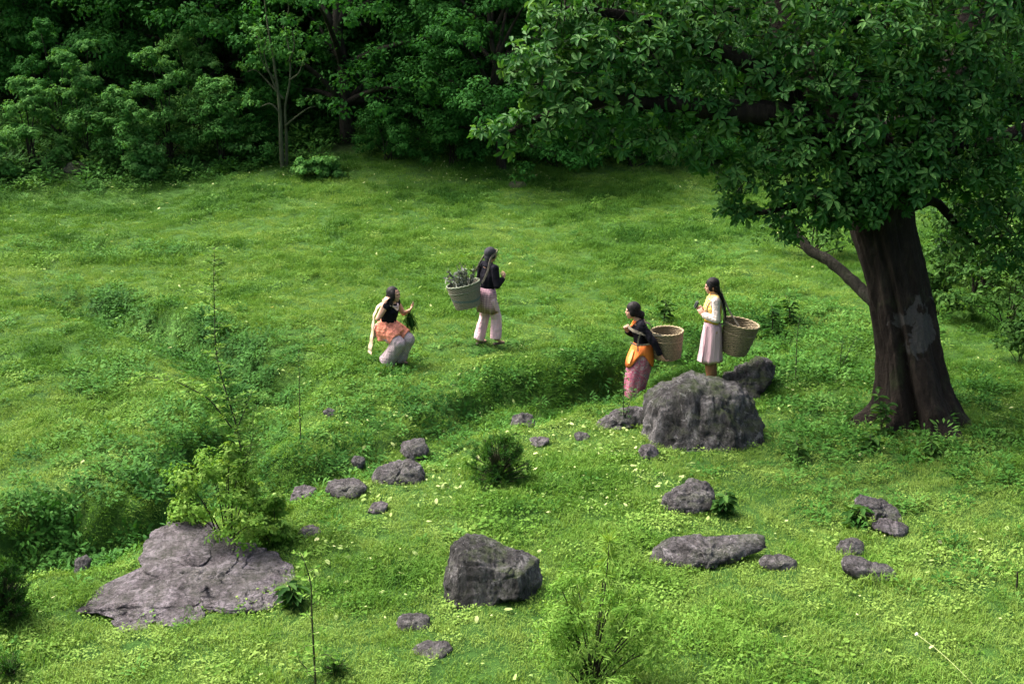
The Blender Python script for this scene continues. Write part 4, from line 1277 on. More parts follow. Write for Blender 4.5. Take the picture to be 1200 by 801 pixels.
# the big foreground sapling: several stems and a tuft of long needles at the top
sap = shrub_thing(694, 814, 236, 160, 'bushy bright green sapling with a feathery top in the centre foreground', 44, M_BRIGHT, name='pine_sapling', leaf=.055, lobes_n=34, clumps=14, per=26, cat='sapling', width=.2, size=(.07, .13), clump_r=.5)
mb = MB(); kk = depth_of(sap.location) / F_PX
mb.tube(smooth_path([((a - 692) * kk, 0, -(b - 812) * kk * 1.05) for a, b in ((694, 760), (700, 710), (705, 660), (707, 622))], 5), list(np.linspace(.012, .004, 16)), 6)
obj('leader', mb.mesh('leader'), M_TWIG, sap)
g = sap.location; k = depth_of(g) / F_PX
r = np.random.default_rng(9); B = []; A = []
for (a, b, n, L) in ((707, 622, 90, .13), (708, 640, 70, .12), (704, 662, 60, .11), (730, 690, 40, .10), (672, 700, 40, .10), (715, 700, 40, .1)):
    p = np.array([(a - 692) * k, 0, -(b - 812) * k * 1.05])
    B.append(p + r.normal(0, .012, (n, 3))); A.append(unit(r.normal(0, .8, (n, 3)) + np.array([0, 0, .35])))
B = np.concatenate(B); A = np.concatenate(A)
P_, F_ = diamonds_np(B, A, rand_dirs(r, len(B)), .12 * (.6 + .7 * r.random(len(B))), .012)
tag(obj('needle_tuft', mesh_np('needle_tuft', P_, F_, smooth=False, attrs={'tint': np.repeat(.4 + .6 * r.random(len(B)), 4)}), M_BRIGHT, sap), kind='stuff')

needle_bush('pine_bush', 'small dark feathery pine bush alone in the middle of the near meadow', 584, 568, 78, 62, 5, M_NEEDLE, 190, (.065, .009), 40)
needle_bush('pine_bush', 'dark feathery bush cut by the left edge beside the broad slab', 4, 728, 70, 80, 6, M_NEEDLE, 220, (.055, .009), 40)
needle_bush('grass_tussock', 'dark tussock of grass in the bottom left corner', 14, 797, 48, 34, 7, M_NEEDLE, 40, (.09, .007), 22, cat='tussock')
needle_bush('grass_tussock', 'dark tussock of grass at the bottom left beside the young sapling', 392, 790, 40, 26, 8, M_NEEDLE, 30, (.08, .007), 20, cat='tussock')
sapling('sapling', 'slim sapling growing in front of the woman in the floral skirt', 731, 500, [([(731, 502), (730, 480), (729, 455), (730, 432)], 0, .009, 22, .13), ([(731, 490), (738, 470), (742, 455)], .1, .006, 10, .1)], 7, M_NEEDLE, 11, leaf=(.045, .02))
sapling('sapling', 'slim leafy sapling right of the jagged outcrop', 932, 448, [([(932, 450), (931, 420), (930, 395), (931, 372)], 0, .010, 18, .16)], 7, M_NEEDLE, 12, leaf=(.06, .025))
sapling('sapling', 'small leafy sapling close left of the big trunk', 985, 432, [([(985, 434), (984, 412), (987, 392)], 0, .009, 14, .16), ([(985, 432), (995, 410), (1003, 395)], .1, .008, 12, .14)], 8, M_NEEDLE, 13, leaf=(.06, .026))
def broad_herb(label, px, py, h_px, seed, n=16, leaf=(.17, .075), group=None, mat=None):
    g = G(px, py); k = depth_of(g) / F_PX; h = h_px * k
    t = empty('broad_leaved_herb', g); tag(t, label, 'herb', group)
    r = np.random.default_rng(seed); mb = MB(); B = []; A = []; Nn = []
    for s in range(3):
        a = r.random() * 6.28; q = .18 * h
        top = Vector((math.cos(a) * q, math.sin(a) * q, h * r.uniform(.7, 1)))
        pp = bez((0, 0, -.02), (0, 0, h * .5), top, 7); mb.tube(pp, list(np.linspace(.010, .004, 7)), 5)
        for j in range(n):
            f = (j + 1) / n; p = pp[min(6, int(f * 6))]; a2 = j * 2.4 + s
            d = np.array([math.cos(a2), math.sin(a2), .25 - .1 * f]); B.append(np.array(p)); A.append(d); Nn.append(np.array([0, 0, 1.0]) - d * .2 + r.normal(0, .2, 3))
    obj('stem', mb.mesh('stem'), M_TWIG, t)
    L = leaf[0] * (.55 + .6 * r.random(len(B)))
    P_, F_ = leaves_np(np.array(B), np.array(A), unit(np.array(Nn)), L, L * leaf[1] / leaf[0], .1, .35)
    obj('foliage', mesh_np('foliage', P_, F_, smooth=False, attrs={'tint': np.repeat(r.random(len(B)), 6)}), mat or M_UNDER, t)
broad_herb('broad leaved herb standing against the foot of the big trunk', 1032, 512, 62, 1)
broad_herb('leafy herb in the grass left below the big trunk', 1019, 530, 26, 2, n=10)
broad_herb('leafy herb below the foot of the big trunk, small and to the right', 1092, 536, 22, 3, n=8)
broad_herb('drooping herb at the left side of the tilted violet grey rock', 1001, 618, 32, 4)
broad_herb('herb growing at the right side of the rounded mossy boulder', 846, 602, 28, 5)
broad_herb('leafy herb below the right end of the large streaked boulder', 936, 540, 30, 6, n=9)
broad_herb('tall herb in the hollow behind the woman in yellow', 905, 392, 44, 7, mat=M_NEEDLE)
broad_herb('dark herb right behind the basket of the woman in yellow', 925, 378, 40, 8, mat=M_NEEDLE)
broad_herb('herb on the slope above the basket of the woman in the floral skirt', 778, 378, 34, 9)
broad_herb('herb at the right edge of the meadow below the dark thicket', 1180, 395, 40, 10)
broad_herb('small herb on the right end of the broad slab', 345, 712, 34, 11)

# the fallen log, the dead stick and the flowering stalk on the right
def tube_thing(name, label, cat, pts, radii, mat, seed=0, wob=.2, seg=10):
    mb = MB(); o0 = Vector(pts[0])
    pp = smooth_path([Vector(p) - o0 for p in pts], 5)
    mb.tube(pp, list(np.interp(np.linspace(0, 1, len(pp)), np.linspace(0, 1, len(radii)), radii)), seg, wob, seed)
    o = obj(name, mb.mesh(name), mat, None, o0); tag(o, label, cat)
    return o
a = G(1190, 692)
tube_thing('dead_stick', 'short dead stick standing in the grass at the right edge', 'stick', [a - Vector((0, 0, .05)), a + Vector((.005, 0, .1)), a + Vector((-.01, 0, .22))], [.012, .010, .007], M_BARK, 6)
a, b = G(1146, 808), G(1072, 760)
stalk = empty('flower_stalk', a); tag(stalk, 'thin pale flower stalk with a white head leaning over the bottom right grass', 'flower')
mb = MB(); e = (b - a) + Vector((0, 0, .16)); pp = bez((0, 0, 0), e * .5 + Vector((0, 0, .07)), e, 10)
mb.tube(pp, list(np.linspace(.0038, .0026, 10)), 5)
M_STALK = plain_mat('pale_stalk', (.24, .28, .11), .7)
obj('stem', mb.mesh('stem'), M_STALK, stalk)
bm = bmesh.new(); bmesh.ops.create_icosphere(bm, subdivisions=3, radius=.016)
for v in bm.verts: v.co *= 1 + .25 * math.sin(v.co.x * 400) * math.sin(v.co.z * 380 + v.co.y * 300)
bmesh.ops.translate(bm, vec=pp[-1], verts=bm.verts)
obj('flower_head', bm_mesh('flower_head', bm), plain_mat('white_petals', (.72, .70, .58), .7), stalk)

# ================================================================== PEOPLE
def frame_from(z, hint=Vector((0, 1, 0))):
    z = Vector(z).normalized(); y = Vector(hint) - z * Vector(hint).dot(z)
    if y.length < 1e-4: y = Vector((1, 0, 0)) - z * z.x
    y.normalize(); x = y.cross(z)
    return Matrix((x, y, z)).transposed()

class Lump:
    """closed shapes that are fused into ONE continuous surface"""
    def __init__(s): s.bm = bmesh.new()
    def ell(s, c, rad, rot=None):
        q = bmesh.ops.create_icosphere(s.bm, subdivisions=3, radius=1.0)['verts']
        m = rot.to_4x4() if rot is not None else Matrix.Identity(4)
        M = Matrix.Translation(Vector(c)) @ m @ Matrix.Diagonal((*rad, 1))
        for v in q: v.co = M @ v.co
        return s
    def cone(s, p0, p1, r0, r1, k=1.0, side=(0, 1, 0), balls=True, seg=20):
        p0, p1 = Vector(p0), Vector(p1)
        fr = frame_from(p1 - p0, Vector(side))
        vs_ = []
        for p, rr in ((p0, r0), (p1, r1)):
            for i in range(seg):
                th = 2 * math.pi * i / seg
                vs_.append(s.bm.verts.new(p + fr @ Vector((math.cos(th) * rr * k, math.sin(th) * rr, 0))))
        a, b = vs_[:seg], vs_[seg:]
        for i in range(seg): s.bm.faces.new((a[i], a[(i + 1) % seg], b[(i + 1) % seg], b[i]))
        s.bm.faces.new(a[::-1]); s.bm.faces.new(b)
        if balls:
            s.ell(p0, (r0 * k, r0, min(r0, r0 * k)), fr); s.ell(p1, (r1 * k, r1, min(r1, r1 * k)), fr)
        return s
    def chain(s, pts, radii, k=1.0, side=(0, 1, 0), end_balls=True):
        for i in range(len(pts) - 1):
            s.cone(pts[i], pts[i + 1], radii[i], radii[i + 1], k, side, balls=False)
        for i, p in enumerate(pts):
            if 0 < i < len(pts) - 1 or end_balls:
                fr = frame_from(Vector(pts[min(i + 1, len(pts) - 1)]) - Vector(pts[max(i - 1, 0)]), Vector(side))
                s.ell(p, (radii[i] * k, radii[i], radii[i] * min(1, k)), fr)
        return s
    def mesh(s, name, voxel=.008, it=4, wrinkle=0.0, seed=0):
        me = bpy.data.meshes.new(name); s.bm.normal_update(); bmesh.ops.recalc_face_normals(s.bm, faces=s.bm.faces); s.bm.to_mesh(me); s.bm.free()
        o = bpy.data.objects.new('tmp', me); COL.objects.link(o)
        m = o.modifiers.new('r', 'REMESH'); m.mode = 'VOXEL'; m.voxel_size = voxel; m.use_smooth_shade = True
        m = o.modifiers.new('s', 'SMOOTH'); m.factor = .5; m.iterations = it
        bpy.context.view_layer.update()
        out = bpy.data.meshes.new_from_object(o.evaluated_get(bpy.context.evaluated_depsgraph_get()))
        bpy.data.objects.remove(o); bpy.data.meshes.remove(me)
        out.name = name
        if wrinkle:
            n = len(out.vertices); co = np.zeros(n * 3, np.float32); out.vertices.foreach_get('co', co); co = co.reshape(-1, 3)
            nr = np.zeros(n * 3, np.float32); out.vertex_normals.foreach_get('vector', nr); nr = nr.reshape(-1, 3)
            w = noise3(co * np.array([1, 1, .45]), 22, seed) - .5 + .5 * (noise3(co, 60, seed + 3) - .5)
            co = co + nr * (w * wrinkle)[:, None]
            out.vertices.foreach_set('co', co.astype(np.float32).ravel()); out.update()
        return out

def loft(name, rings, seg=56, fold=(9, .0, .02), seed=0, open_at=None):
    """a skirt-like cloth: rings (centre, half depth, half width); folds deepen to the hem; closed underneath"""
    V = []; n = len(rings); r = random.Random(seed); ph = r.random() * 6
    for i, (c, a, b) in enumerate(rings):
        f = i / (n - 1)
        amp = fold[1] + (fold[2] - fold[1]) * f
        for k in range(seg):
            th = 2 * math.pi * k / seg
            w = math.sin(th * fold[0] + ph + .8 * f) * .6 + math.sin(th * (fold[0] * 1.7) + 2 * ph - f) * .4
            V.append((c[0] + math.cos(th) * (a + amp * w), c[1] + math.sin(th) * (b + amp * w), c[2] + (.012 * math.sin(3 * th + ph) if i == n - 1 else 0)))
    F = []
    for i in range(n - 1):
        for k in range(seg): F.append((i * seg + k, i * seg + (k + 1) % seg, (i + 1) * seg + (k + 1) % seg, (i + 1) * seg + k))
    # turned-in hem and top, so the cloth has thickness
    for base, dz, up in (((n - 1) * seg, .05, False), (0, -.02, True)):
        o = len(V); c = rings[-1 if not up else 0][0]
        for k in range(seg):
            v = V[base + k]; V.append((c[0] + (v[0] - c[0]) * .86, c[1] + (v[1] - c[1]) * .86, v[2] + dz))
        for k in range(seg):
            q = (base + k, base + (k + 1) % seg, o + (k + 1) % seg, o + k); F.append(q if not up else q[::-1])
        F.append(tuple(o + k for k in range(seg)) if not up else tuple(o + k for k in range(seg))[::-1])
    me = bpy.data.meshes.new(name); me.from_pydata(V, [], F); me.update()
    me.polygons.foreach_set('use_smooth', np.ones(len(me.polygons), dtype=bool))
    return me

def ribbon(name, pts, widths, thick=.006, normal=None, n=6, ripple=0.0):
    """a strap or scarf: a flat band with thickness along a path; normal may be one vector or one for each point"""
    pp = smooth_path(pts, n); V = []; F = []
    ws = np.interp(np.linspace(0, 1, len(pp)), np.linspace(0, 1, len(widths)), widths)
    nl = None
    if isinstance(normal, list):
        nl = [Vector(normal[min(len(normal) - 1, int(round(i / (len(pp) - 1) * (len(normal) - 1))))]) for i in range(len(pp))]
    for i, p in enumerate(pp):
        t = (pp[min(i + 1, len(pp) - 1)] - pp[max(i - 1, 0)]).normalized()
        nr = nl[i] if nl else Vector(normal if normal is not None else (0, 1, 0))
        s = t.cross(nr)
        if s.length < 1e-4: s = Vector((0, 0, 1))
        s.normalize(); nn = s.cross(t).normalized()
        off = nn * (ripple * math.sin(i * 1.1))
        for a, b in ((-.5, -.5), (-.17, -.5 + ripple * 60 * .3), (.17, -.5 - ripple * 60 * .3), (.5, -.5), (.5, .5), (-.5, .5)):
            V.append(p + off + s * (a * ws[i]) + nn * (b * thick))
    m = 6
    for i in range(len(pp) - 1):
        for k in range(m): F.append((i * m + k, i * m + (k + 1) % m, (i + 1) * m + (k + 1) % m, (i + 1) * m + k))
    F.append(tuple(range(m))[::-1]); F.append(tuple((len(pp) - 1) * m + k for k in range(m)))
    me = bpy.data.meshes.new(name); me.from_pydata([tuple(v) for v in V], [], F); me.update()
    return me

def add_hand(L, wrist, d, n, curl=.7, thumb=1):
    """palm, four unequal bent fingers and a thumb from the side of the palm"""
    w = Vector(wrist); d = Vector(d).normalized(); n = Vector(n); n = (n - d * n.dot(d)).normalized(); s = d.cross(n)
    fr = Matrix((d, s, n)).transposed()
    L.ell(w + d * .05, (.050, .038, .017), fr)
    for i, ln in enumerate((.062, .074, .070, .054)):
        off = (i - 1.5) * .021
        b = w + d * .082 + s * off
        d1 = (d * math.cos(curl * .5) + n * math.sin(curl * .5) + s * off * 1.6).normalized()
        d2 = (d * math.cos(curl * 1.5) + n * math.sin(curl * 1.5) + s * off).normalized()
        m = b + d1 * ln * .55; t = m + d2 * ln * .5
        L.chain([b, m, t], [.0085, .0080, .0068])
    b = w + d * .028 + s * (-.032 * thumb)
    t1 = b + (d * .6 - s * .7 * thumb + n * .3).normalized() * .035; t2 = t1 + (d * .85 - s * .15 * thumb + n * .45).normalized() * .03
    L.chain([b, t1, t2], [.0115, .0095, .0080])

def add_head(L, c, f, up=Vector((0, 0, 1)), neck=None):
    f = Vector(f).normalized(); up = (Vector(up) - f * Vector(up).dot(f)).normalized(); s = up.cross(f)
    fr = Matrix((f, s, up)).transposed(); c = Vector(c)
    def q(a, b, d): return c + f * a + s * b + up * d
    L.ell(q(-.012, 0, .022), (.094, .074, .088), fr)         # skull
    L.ell(q(.020, 0, -.030), (.066, .058, .078), fr)         # face
    L.ell(q(.048, 0, -.088), (.028, .026, .022), fr)         # chin
    L.cone(q(.078, 0, .004), q(.092, 0, -.026), .009, .013)  # nose
    L.ell(q(.076, 0, .020), (.014, .046, .010), fr)          # brow
    L.ell(q(.078, 0, -.056), (.012, .022, .006), fr); L.ell(q(.077, 0, -.066), (.012, .020, .006), fr)   # lips
    for k in (-1, 1):
        L.ell(q(.052, k * .034, -.026), (.022, .020, .020), fr)  # cheeks
        L.ell(q(-.012, k * .074, -.014), (.018, .010, .030), fr) # ears
    if neck is not None: L.cone(neck, q(-.02, 0, -.05), .052, .047)
    return [q(.074, k * .030, .004) for k in (-1, 1)]

SKIN = plain_mat('skin', (.38, .215, .155), .55, 30, .08, .002, .35)
HAIR = None
def hair_mat(name, col):
    m, nt, b = new_mat(name)
    n = noise(nt, 1, 4, .6, coords(nt, scale=(90, 90, 9)))
    nt.links.new(ramp(nt, n, [(.3, tuple(v * .5 for v in col)), (.7, tuple(v * 1.7 for v in col))]), b.inputs['Base Color'])
    b.inputs['Roughness'].default_value = .6; b.inputs['Specular IOR Level'].default_value = .12
    bump(nt, b, n, .8, .006)
    return m
HAIR = hair_mat('black_hair', (.010, .009, .010))
EYE = plain_mat('dark_eye', (.01, .008, .008), .2)
BLACK = cloth_mat('black_knit', (.008, .008, .012), .3)

def strands(person, roots, length, seed, n=40, sway=.02):
    """loose strands over the hair mass"""
    r = np.random.default_rng(seed); mb = MB()
    for i in range(n):
        a, b_ = roots[int(r.integers(0, len(roots)))]
        p0 = Vector(a) + Vector(r.normal(0, .012, 3)); L_ = length * r.uniform(.6, 1.1)
        d = Vector(b_).normalized()
        pts = [p0, p0 + d * L_ * .4 + Vector(r.normal(0, sway * .6, 3)), p0 + d * L_ * .75 + Vector((0, 0, -L_ * .1)) + Vector(r.normal(0, sway, 3)), p0 + d * L_ + Vector((0, 0, -L_ * .2)) + Vector(r.normal(0, sway, 3))]
        mb.tube(smooth_path(pts, 3), list(np.linspace(.005, .002, 10)), 4)
    return obj('hair_strands', mb.mesh('hair_strands'), HAIR, person)

def eyes(person, spots):
    for p in spots:
        bm = bmesh.new(); bmesh.ops.create_icosphere(bm, subdivisions=2, radius=.0085)
        obj('eye', bm_mesh('eye', bm), EYE, person, p)

def body(person, J, skin=None, feet=True):
    """J: joints in the person's own frame (x ahead, y left, z up)"""
    L = Lump(); P = {k: Vector(v) for k, v in J.items() if not isinstance(v, dict)}
    sd = (P['shL'] - P['shR']).normalized()
    L.chain([P['pelvis'], P['waist'], P['chest'], (P['shL'] + P['shR']) / 2], [.145, .118, .138, .11], .66, sd)
    L.cone(P['shL'], P['shR'], .052, .052)
    for s in 'LR':
        L.chain([P['sh' + s], P['el' + s], P['wr' + s]], [.046, .037, .026])
        L.chain([P['hip' + s], P['kn' + s], P['an' + s]], [.082, .055, .037])
        if feet:
            t = P['toe' + s]; L.chain([P['an' + s], P['an' + s].lerp(t, .55) - Vector((0, 0, .02)), t], [.036, .034, .024], .7)
        d, nrm, curl = J['hand' + s]['d'], J['hand' + s]['n'], J['hand' + s].get('curl', .8)
        add_hand(L, P['wr' + s], d, nrm, curl, 1 if s == 'L' else -1)
    e = add_head(L, P['head'], P['face'], J.get('up', Vector((0, 0, 1))), P['neck'])
    obj('body', L.mesh('body', .006, 2), skin or SKIN, person)
    eyes(person, e)
    return P

def top(person, P, mat, sleeves='long', inf=.018, name='top', low='waist', drop=0.0, sl_mat=None, collar=.07, nape=-.02):
    L = Lump(); sd = (P['shL'] - P['shR']).normalized()
    mid = (P['shL'] + P['shR']) / 2
    bot = P[low] - Vector((0, 0, drop))
    L.chain([bot, P['chest'], mid - Vector((0, 0, .02))], [.125 + inf, .140 + inf, .10 + inf], .70, sd, end_balls=False)
    L.ell(P['chest'] + Vector(P['face']).normalized() * .05 + Vector((0, 0, .02)), (.075, .125, .075))
    L.cone(P['shL'] * .96 + mid * .04, P['shR'] * .96 + mid * .04, .056 + inf * .5, .056 + inf * .5)
    L.cone(mid, P['neck'] + Vector((-.012, 0, nape)), .105, collar, .9, sd, balls=False)
    if sleeves == 'long':
        for s in 'LR':
            w = P['wr' + s].lerp(P['el' + s], .04)
            L.chain([P['sh' + s], P['el' + s], w], [.058 + inf * .4, .046 + inf * .4, .036 + inf * .3], end_balls=False)
            L.ell(P['sh' + s], (.062, .062, .062))
    o = obj(name, L.mesh(name, .008, 3, .024, 5), mat, person)
    return o

# ---- cloth materials
def pat_floral(nt, c):
    v = nt.nodes.new('ShaderNodeTexVoronoi'); v.inputs['Scale'].default_value = 46; nt.links.new(coords(nt), v.inputs['Vector'])
    h = nt.nodes.new('ShaderNodeSeparateColor'); nt.links.new(v.outputs['Color'], h.inputs[0])
    f = ramp(nt, h.outputs[0], [(0, (.30, .035, .095)), (.35, (.36, .07, .14)), (.55, (.20, .05, .10)), (.76, (.42, .28, .30)), (.86, (.12, .10, .16)), (1, (.45, .12, .10))])
    f = mix(nt, .25, f, ramp(nt, noise(nt, 90, 3, .6, coords(nt)), [(.4, (.10, .02, .05)), (.6, (.6, .4, .42))]))
    return f
def pat_stripe(sc, dark):
    def f(nt, c):
        w = nt.nodes.new('ShaderNodeTexWave'); w.inputs['Scale'].default_value = sc; w.inputs['Distortion'].default_value = 1.5
        w.bands_direction = 'DIAGONAL'
        nt.links.new(coords(nt), w.inputs['Vector'])
        return mix(nt, ramp(nt, w.outputs['Fac'], [(.55, (0, 0, 0)), (.75, (.6, .6, .6))]), c, dark)
    return f
def pat_check(nt, c):
    for ax, sc in ((0, 1), (1, 1)):
        w = nt.nodes.new('ShaderNodeTexWave'); w.inputs['Scale'].default_value = 9; w.inputs['Distortion'].default_value = 2.5
        w.bands_direction = ('Z', 'Y')[ax]
        nt.links.new(coords(nt), w.inputs['Vector'])
        c = mix(nt, ramp(nt, w.outputs['Fac'], [(.60, (0, 0, 0)), (.8, (.55, .55, .55))]), c, (.20, .12, .17))
    return c
def pat_edge(nt, c):
    """fine dark embroidery specks"""
    v = nt.nodes.new('ShaderNodeTexVoronoi'); v.inputs['Scale'].default_value = 60; nt.links.new(coords(nt), v.inputs['Vector'])
    return mix(nt, ramp(nt, v.outputs['Distance'], [(.12, (.8, .8, .8)), (.22, (0, 0, 0))]), c, (.15, .10, .14))
PINK = cloth_mat('pale_pink_cotton', (.52, .35, .40), .14, (16, 16, 2))
PINKCHECK = cloth_mat('mauve_checked_cotton', (.44, .28, .33), .15, pattern=pat_check)
YELLOW = cloth_mat('yellow_wool', (.60, .38, .05), .2, pattern=pat_stripe(30, (.62, .55, .42)))
YELLOW_B = cloth_mat('plain_yellow_cotton', (.55, .33, .05), .2)
CREAM = cloth_mat('cream_cotton', (.50, .43, .41), .14)
ORANGE = cloth_mat('orange_cotton', (.66, .17, .045), .2)
CORAL = cloth_mat('faded_coral_cotton', (.60, .22, .15), .2)
FLORAL = cloth_mat('magenta_floral_cotton', (.35, .06, .12), pattern=pat_floral)
GREYPINK = cloth_mat('grey_pink_striped_cotton', (.34, .28, .30), .15, pattern=pat_stripe(16, (.22, .18, .20)))
BROWN = cloth_mat('brown_cotton', (.17, .085, .045), .2)
SCARF = cloth_mat('cream_scarf_cotton', (.46, .38, .27), .2)
CAP = cloth_mat('charcoal_headscarf', (.035, .035, .042), .25)
LEATHER = plain_mat('dark_sandal', (.05, .035, .03), .6)
SILVER = plain_mat('pink_white_beads', (.58, .42, .42), .4)
STRAP_M = cloth_mat('grey_jute_strap', (.14, .125, .10), .2, (40, 40, 40))
WICKER = plain_mat('dry_bamboo', (.135, .108, .066), .7, 55, .5, .003, .25)
WICKER_RIM = plain_mat('pale_bamboo_rim', (.22, .18, .11), .7, 60, .35, .003, .25)

def footwear(person, P, s, mat, z=None):
    L = Lump(); a, t = P['an' + s], P['toe' + s]
    d = (t - a); d.z = 0; d.normalize()
    h = a - d * .035; h.z = t.z
    L.cone(h + Vector((0, 0, -.012)), t + Vector((0, 0, -.012)), .036, .034, .55, (-d.y, d.x, 0))
    obj('sandal', L.mesh('sandal', .006, 2), mat, person)

def place_person(px, py, heading, label, scale=1.0, sink=.0):
    g = G(px, py); g.z -= sink
    p = empty('person', g, heading, scale); tag(p, label, 'person', 'women carrying baskets in the meadow')
    return p

# ---------------------------------------------------------------- woman in yellow, facing left
W4 = place_person(831, 449, R(176), 'woman in yellow vest and pale pink tunic with a long black braid, facing left', 1.07)
J = dict(pelvis=(-.01, 0, .80), waist=(0, 0, .97), chest=(.01, 0, 1.12), neck=(.0, 0, 1.30), head=(.035, 0, 1.432), face=(1, -.12, -.12),
         shL=(-.01, .155, 1.265), shR=(-.01, -.155, 1.265), elL=(-.035, .215, 1.01), elR=(-.03, -.21, 1.01), wrL=(.150, .11, 1.045), wrR=(.155, -.09, 1.05),
         hipL=(-.01, .085, .80), hipR=(-.01, -.085, .80), knL=(.02, .075, .43), knR=(.0, -.075, .43), anL=(-.02, .07, .075), anR=(-.05, -.07, .075), toeL=(.13, .08, .03), toeR=(.10, -.08, .03),
         handL=dict(d=(.45, -.5, .75), n=(0, -1, 0), curl=1.1), handR=dict(d=(.45, .5, .75), n=(0, 1, 0), curl=1.1))
P = body(W4, J)
L = Lump()
for s in 'LR':
    L.chain([P['sh' + s], P['el' + s], P['wr' + s].lerp(P['el' + s], .05)], [.058, .050, .040], end_balls=False); L.ell(P['sh' + s], (.056, .056, .056))
L.cone(P['shL'], P['shR'], .045, .045)
obj('sleeves', L.mesh('sleeves', .008, 3, .024, 2), CREAM, W4)
L = Lump()
L.chain([(0, 0, .93), (.01, 0, 1.12), (-.008, 0, 1.26)], [.140, .160, .128], .80, (0, 1, 0), end_balls=False)
L.ell((.06, 0, 1.13), (.072, .125, .075)); L.cone((-.01, .118, 1.268), (-.01, -.118, 1.268), .066, .066); L.cone((-.008, 0, 1.26), (.002, 0, 1.325), .10, .062, .8, balls=False)
v4 = obj('vest', L.mesh('vest', .008, 3, .010, 3), YELLOW, W4)
# pale trim round the armhole and the yellow belt
for s in (1, -1):
    mb = MB(); pts = [(-.012 + .062 * math.cos(t), s * (.150 + .012 * math.sin(t)), 1.225 + .088 * math.sin(t)) for t in np.linspace(0, 2 * math.pi, 17)]
    mb.tube(pts, [.0095] * 17, 6); obj('armhole_trim', mb.mesh('armhole_trim'), CREAM, v4)
obj('belt', loft('belt', [((0, 0, .985), .112, .150), ((0, 0, .955), .116, .154), ((0, 0, .925), .114, .152)], fold=(7, .0, .003)), YELLOW_B, W4)
obj('tunic', loft('tunic', [((0, 0, .95), .100, .140), ((-.005, 0, .84), .128, .165), ((-.005, 0, .70), .140, .172), ((.0, 0, .5), .155, .176), ((.005, 0, .40), .166, .182), ((.005, 0, .345), .170, .186)], fold=(8, .002, .014), seed=4), PINK, W4)
obj('tunic_panel', ribbon('tunic_panel', [(.105, .115, .92), (.135, .115, .75), (.150, .120, .52), (.165, .125, .37)], [.03, .05, .07, .09], .006, (.75, .66, 0)), cloth_mat('embroidered_panel', (.50, .40, .44), .1, pattern=pat_edge), W4)
L = Lump()
for s, y in (('L', .075), ('R', -.075)):
    L.chain([(0, y, .6), P['kn' + s], P['an' + s] + Vector((0, 0, .02))], [.095, .080, .068], end_balls=False)
obj('trousers', L.mesh('trousers', .009, 3, .012, 4), BROWN, W4)
for s in 'LR': footwear(W4, P, s, LEATHER)
L = Lump()
hc = P['head']; fr = frame_from((0, 0, 1))
L.ell(hc + Vector((-.012, 0, .036)), (.096, .085, .090)); L.ell(hc + Vector((-.055, 0, -.03)), (.062, .075, .07))
L.ell(hc + Vector((.01, .066, -.005)), (.045, .020, .06)); L.ell(hc + Vector((.01, -.066, -.005)), (.045, .020, .06))
hr = obj('hair', L.mesh('hair', .007, 3, .006, 6), HAIR, W4)
strands(W4, [(hc + Vector((.03, y, .06)), (-1, y * 3, -.8)) for y in (-.06, -.03, .03, .06)], .15, 3, 40, .012)
L = Lump()
bp = smooth_path([hc + Vector((-.085, 0, -.06)), (-.115, .02, 1.26), (-.150, .05, 1.12), (-.165, .06, .98), (-.165, .06, .90)], 5)
for i, p in enumerate(bp):
    w = .034 * (1 - .45 * i / len(bp)); sgn = .010 * (1 if i % 2 else -1)
    L.ell(p + Vector((0, sgn, 0)), (w * .8, w, w * 1.15))
L.chain([bp[i] for i in range(0, len(bp), 2)], [.022] * len(range(0, len(bp), 2)))
obj('braid', L.mesh('braid', .007, 2), HAIR, W4)

# ---------------------------------------------------------------- woman in black top and floral skirt, leaning, facing left
W3 = place_person(741, 470, R(178), 'woman in black top, orange apron and magenta floral skirt, leaning left', 1.15, sink=.03)
J = dict(pelvis=(-.10, 0, .72), waist=(-.11, 0, .88), chest=(-.085, 0, 1.02), neck=(-.035, 0, 1.185), head=(.035, 0, 1.315), face=(1, .0, -.06),
         shL=(-.075, .155, 1.15), shR=(-.065, -.155, 1.15), elL=(-.235, .225, .955), elR=(.02, -.20, .93), wrL=(-.335, .215, .76), wrR=(.095, -.04, 1.02),
         hipL=(-.10, .08, .70), hipR=(-.10, -.08, .70), knL=(.01, .08, .40), knR=(-.03, -.07, .38), anL=(-.03, .07, .075), anR=(-.09, -.07, .075), toeL=(.12, .08, .03), toeR=(.06, -.08, .03),
         handL=dict(d=(-.55, -.1, -.75), n=(-.7, -.5, .3), curl=.9), handR=dict(d=(.3, .4, .85), n=(-.3, 1, 0), curl=1.2))
P = body(W3, J)
top(W3, P, BLACK, 'long', .016, low='waist', drop=.06)
obj('neckline', ribbon('neckline', [(-.005, .062, 1.18), (.035, .03, 1.125), (.045, -.0, 1.10), (.035, -.03, 1.125), (-.005, -.062, 1.18)], [.03] * 5, .012, (1, 0, .5)), ORANGE, W3)
obj('skirt', loft('skirt', [((-.115, 0, .86), .105, .142), ((-.105, 0, .76), .150, .172), ((-.085, 0, .62), .165, .178), ((-.055, 0, .45), .165, .17), ((-.03, 0, .28), .148, .155), ((-.015, 0, .12), .118, .138), ((-.015, 0, .05), .112, .135)], fold=(7, .002, .012), seed=2), FLORAL, W3)
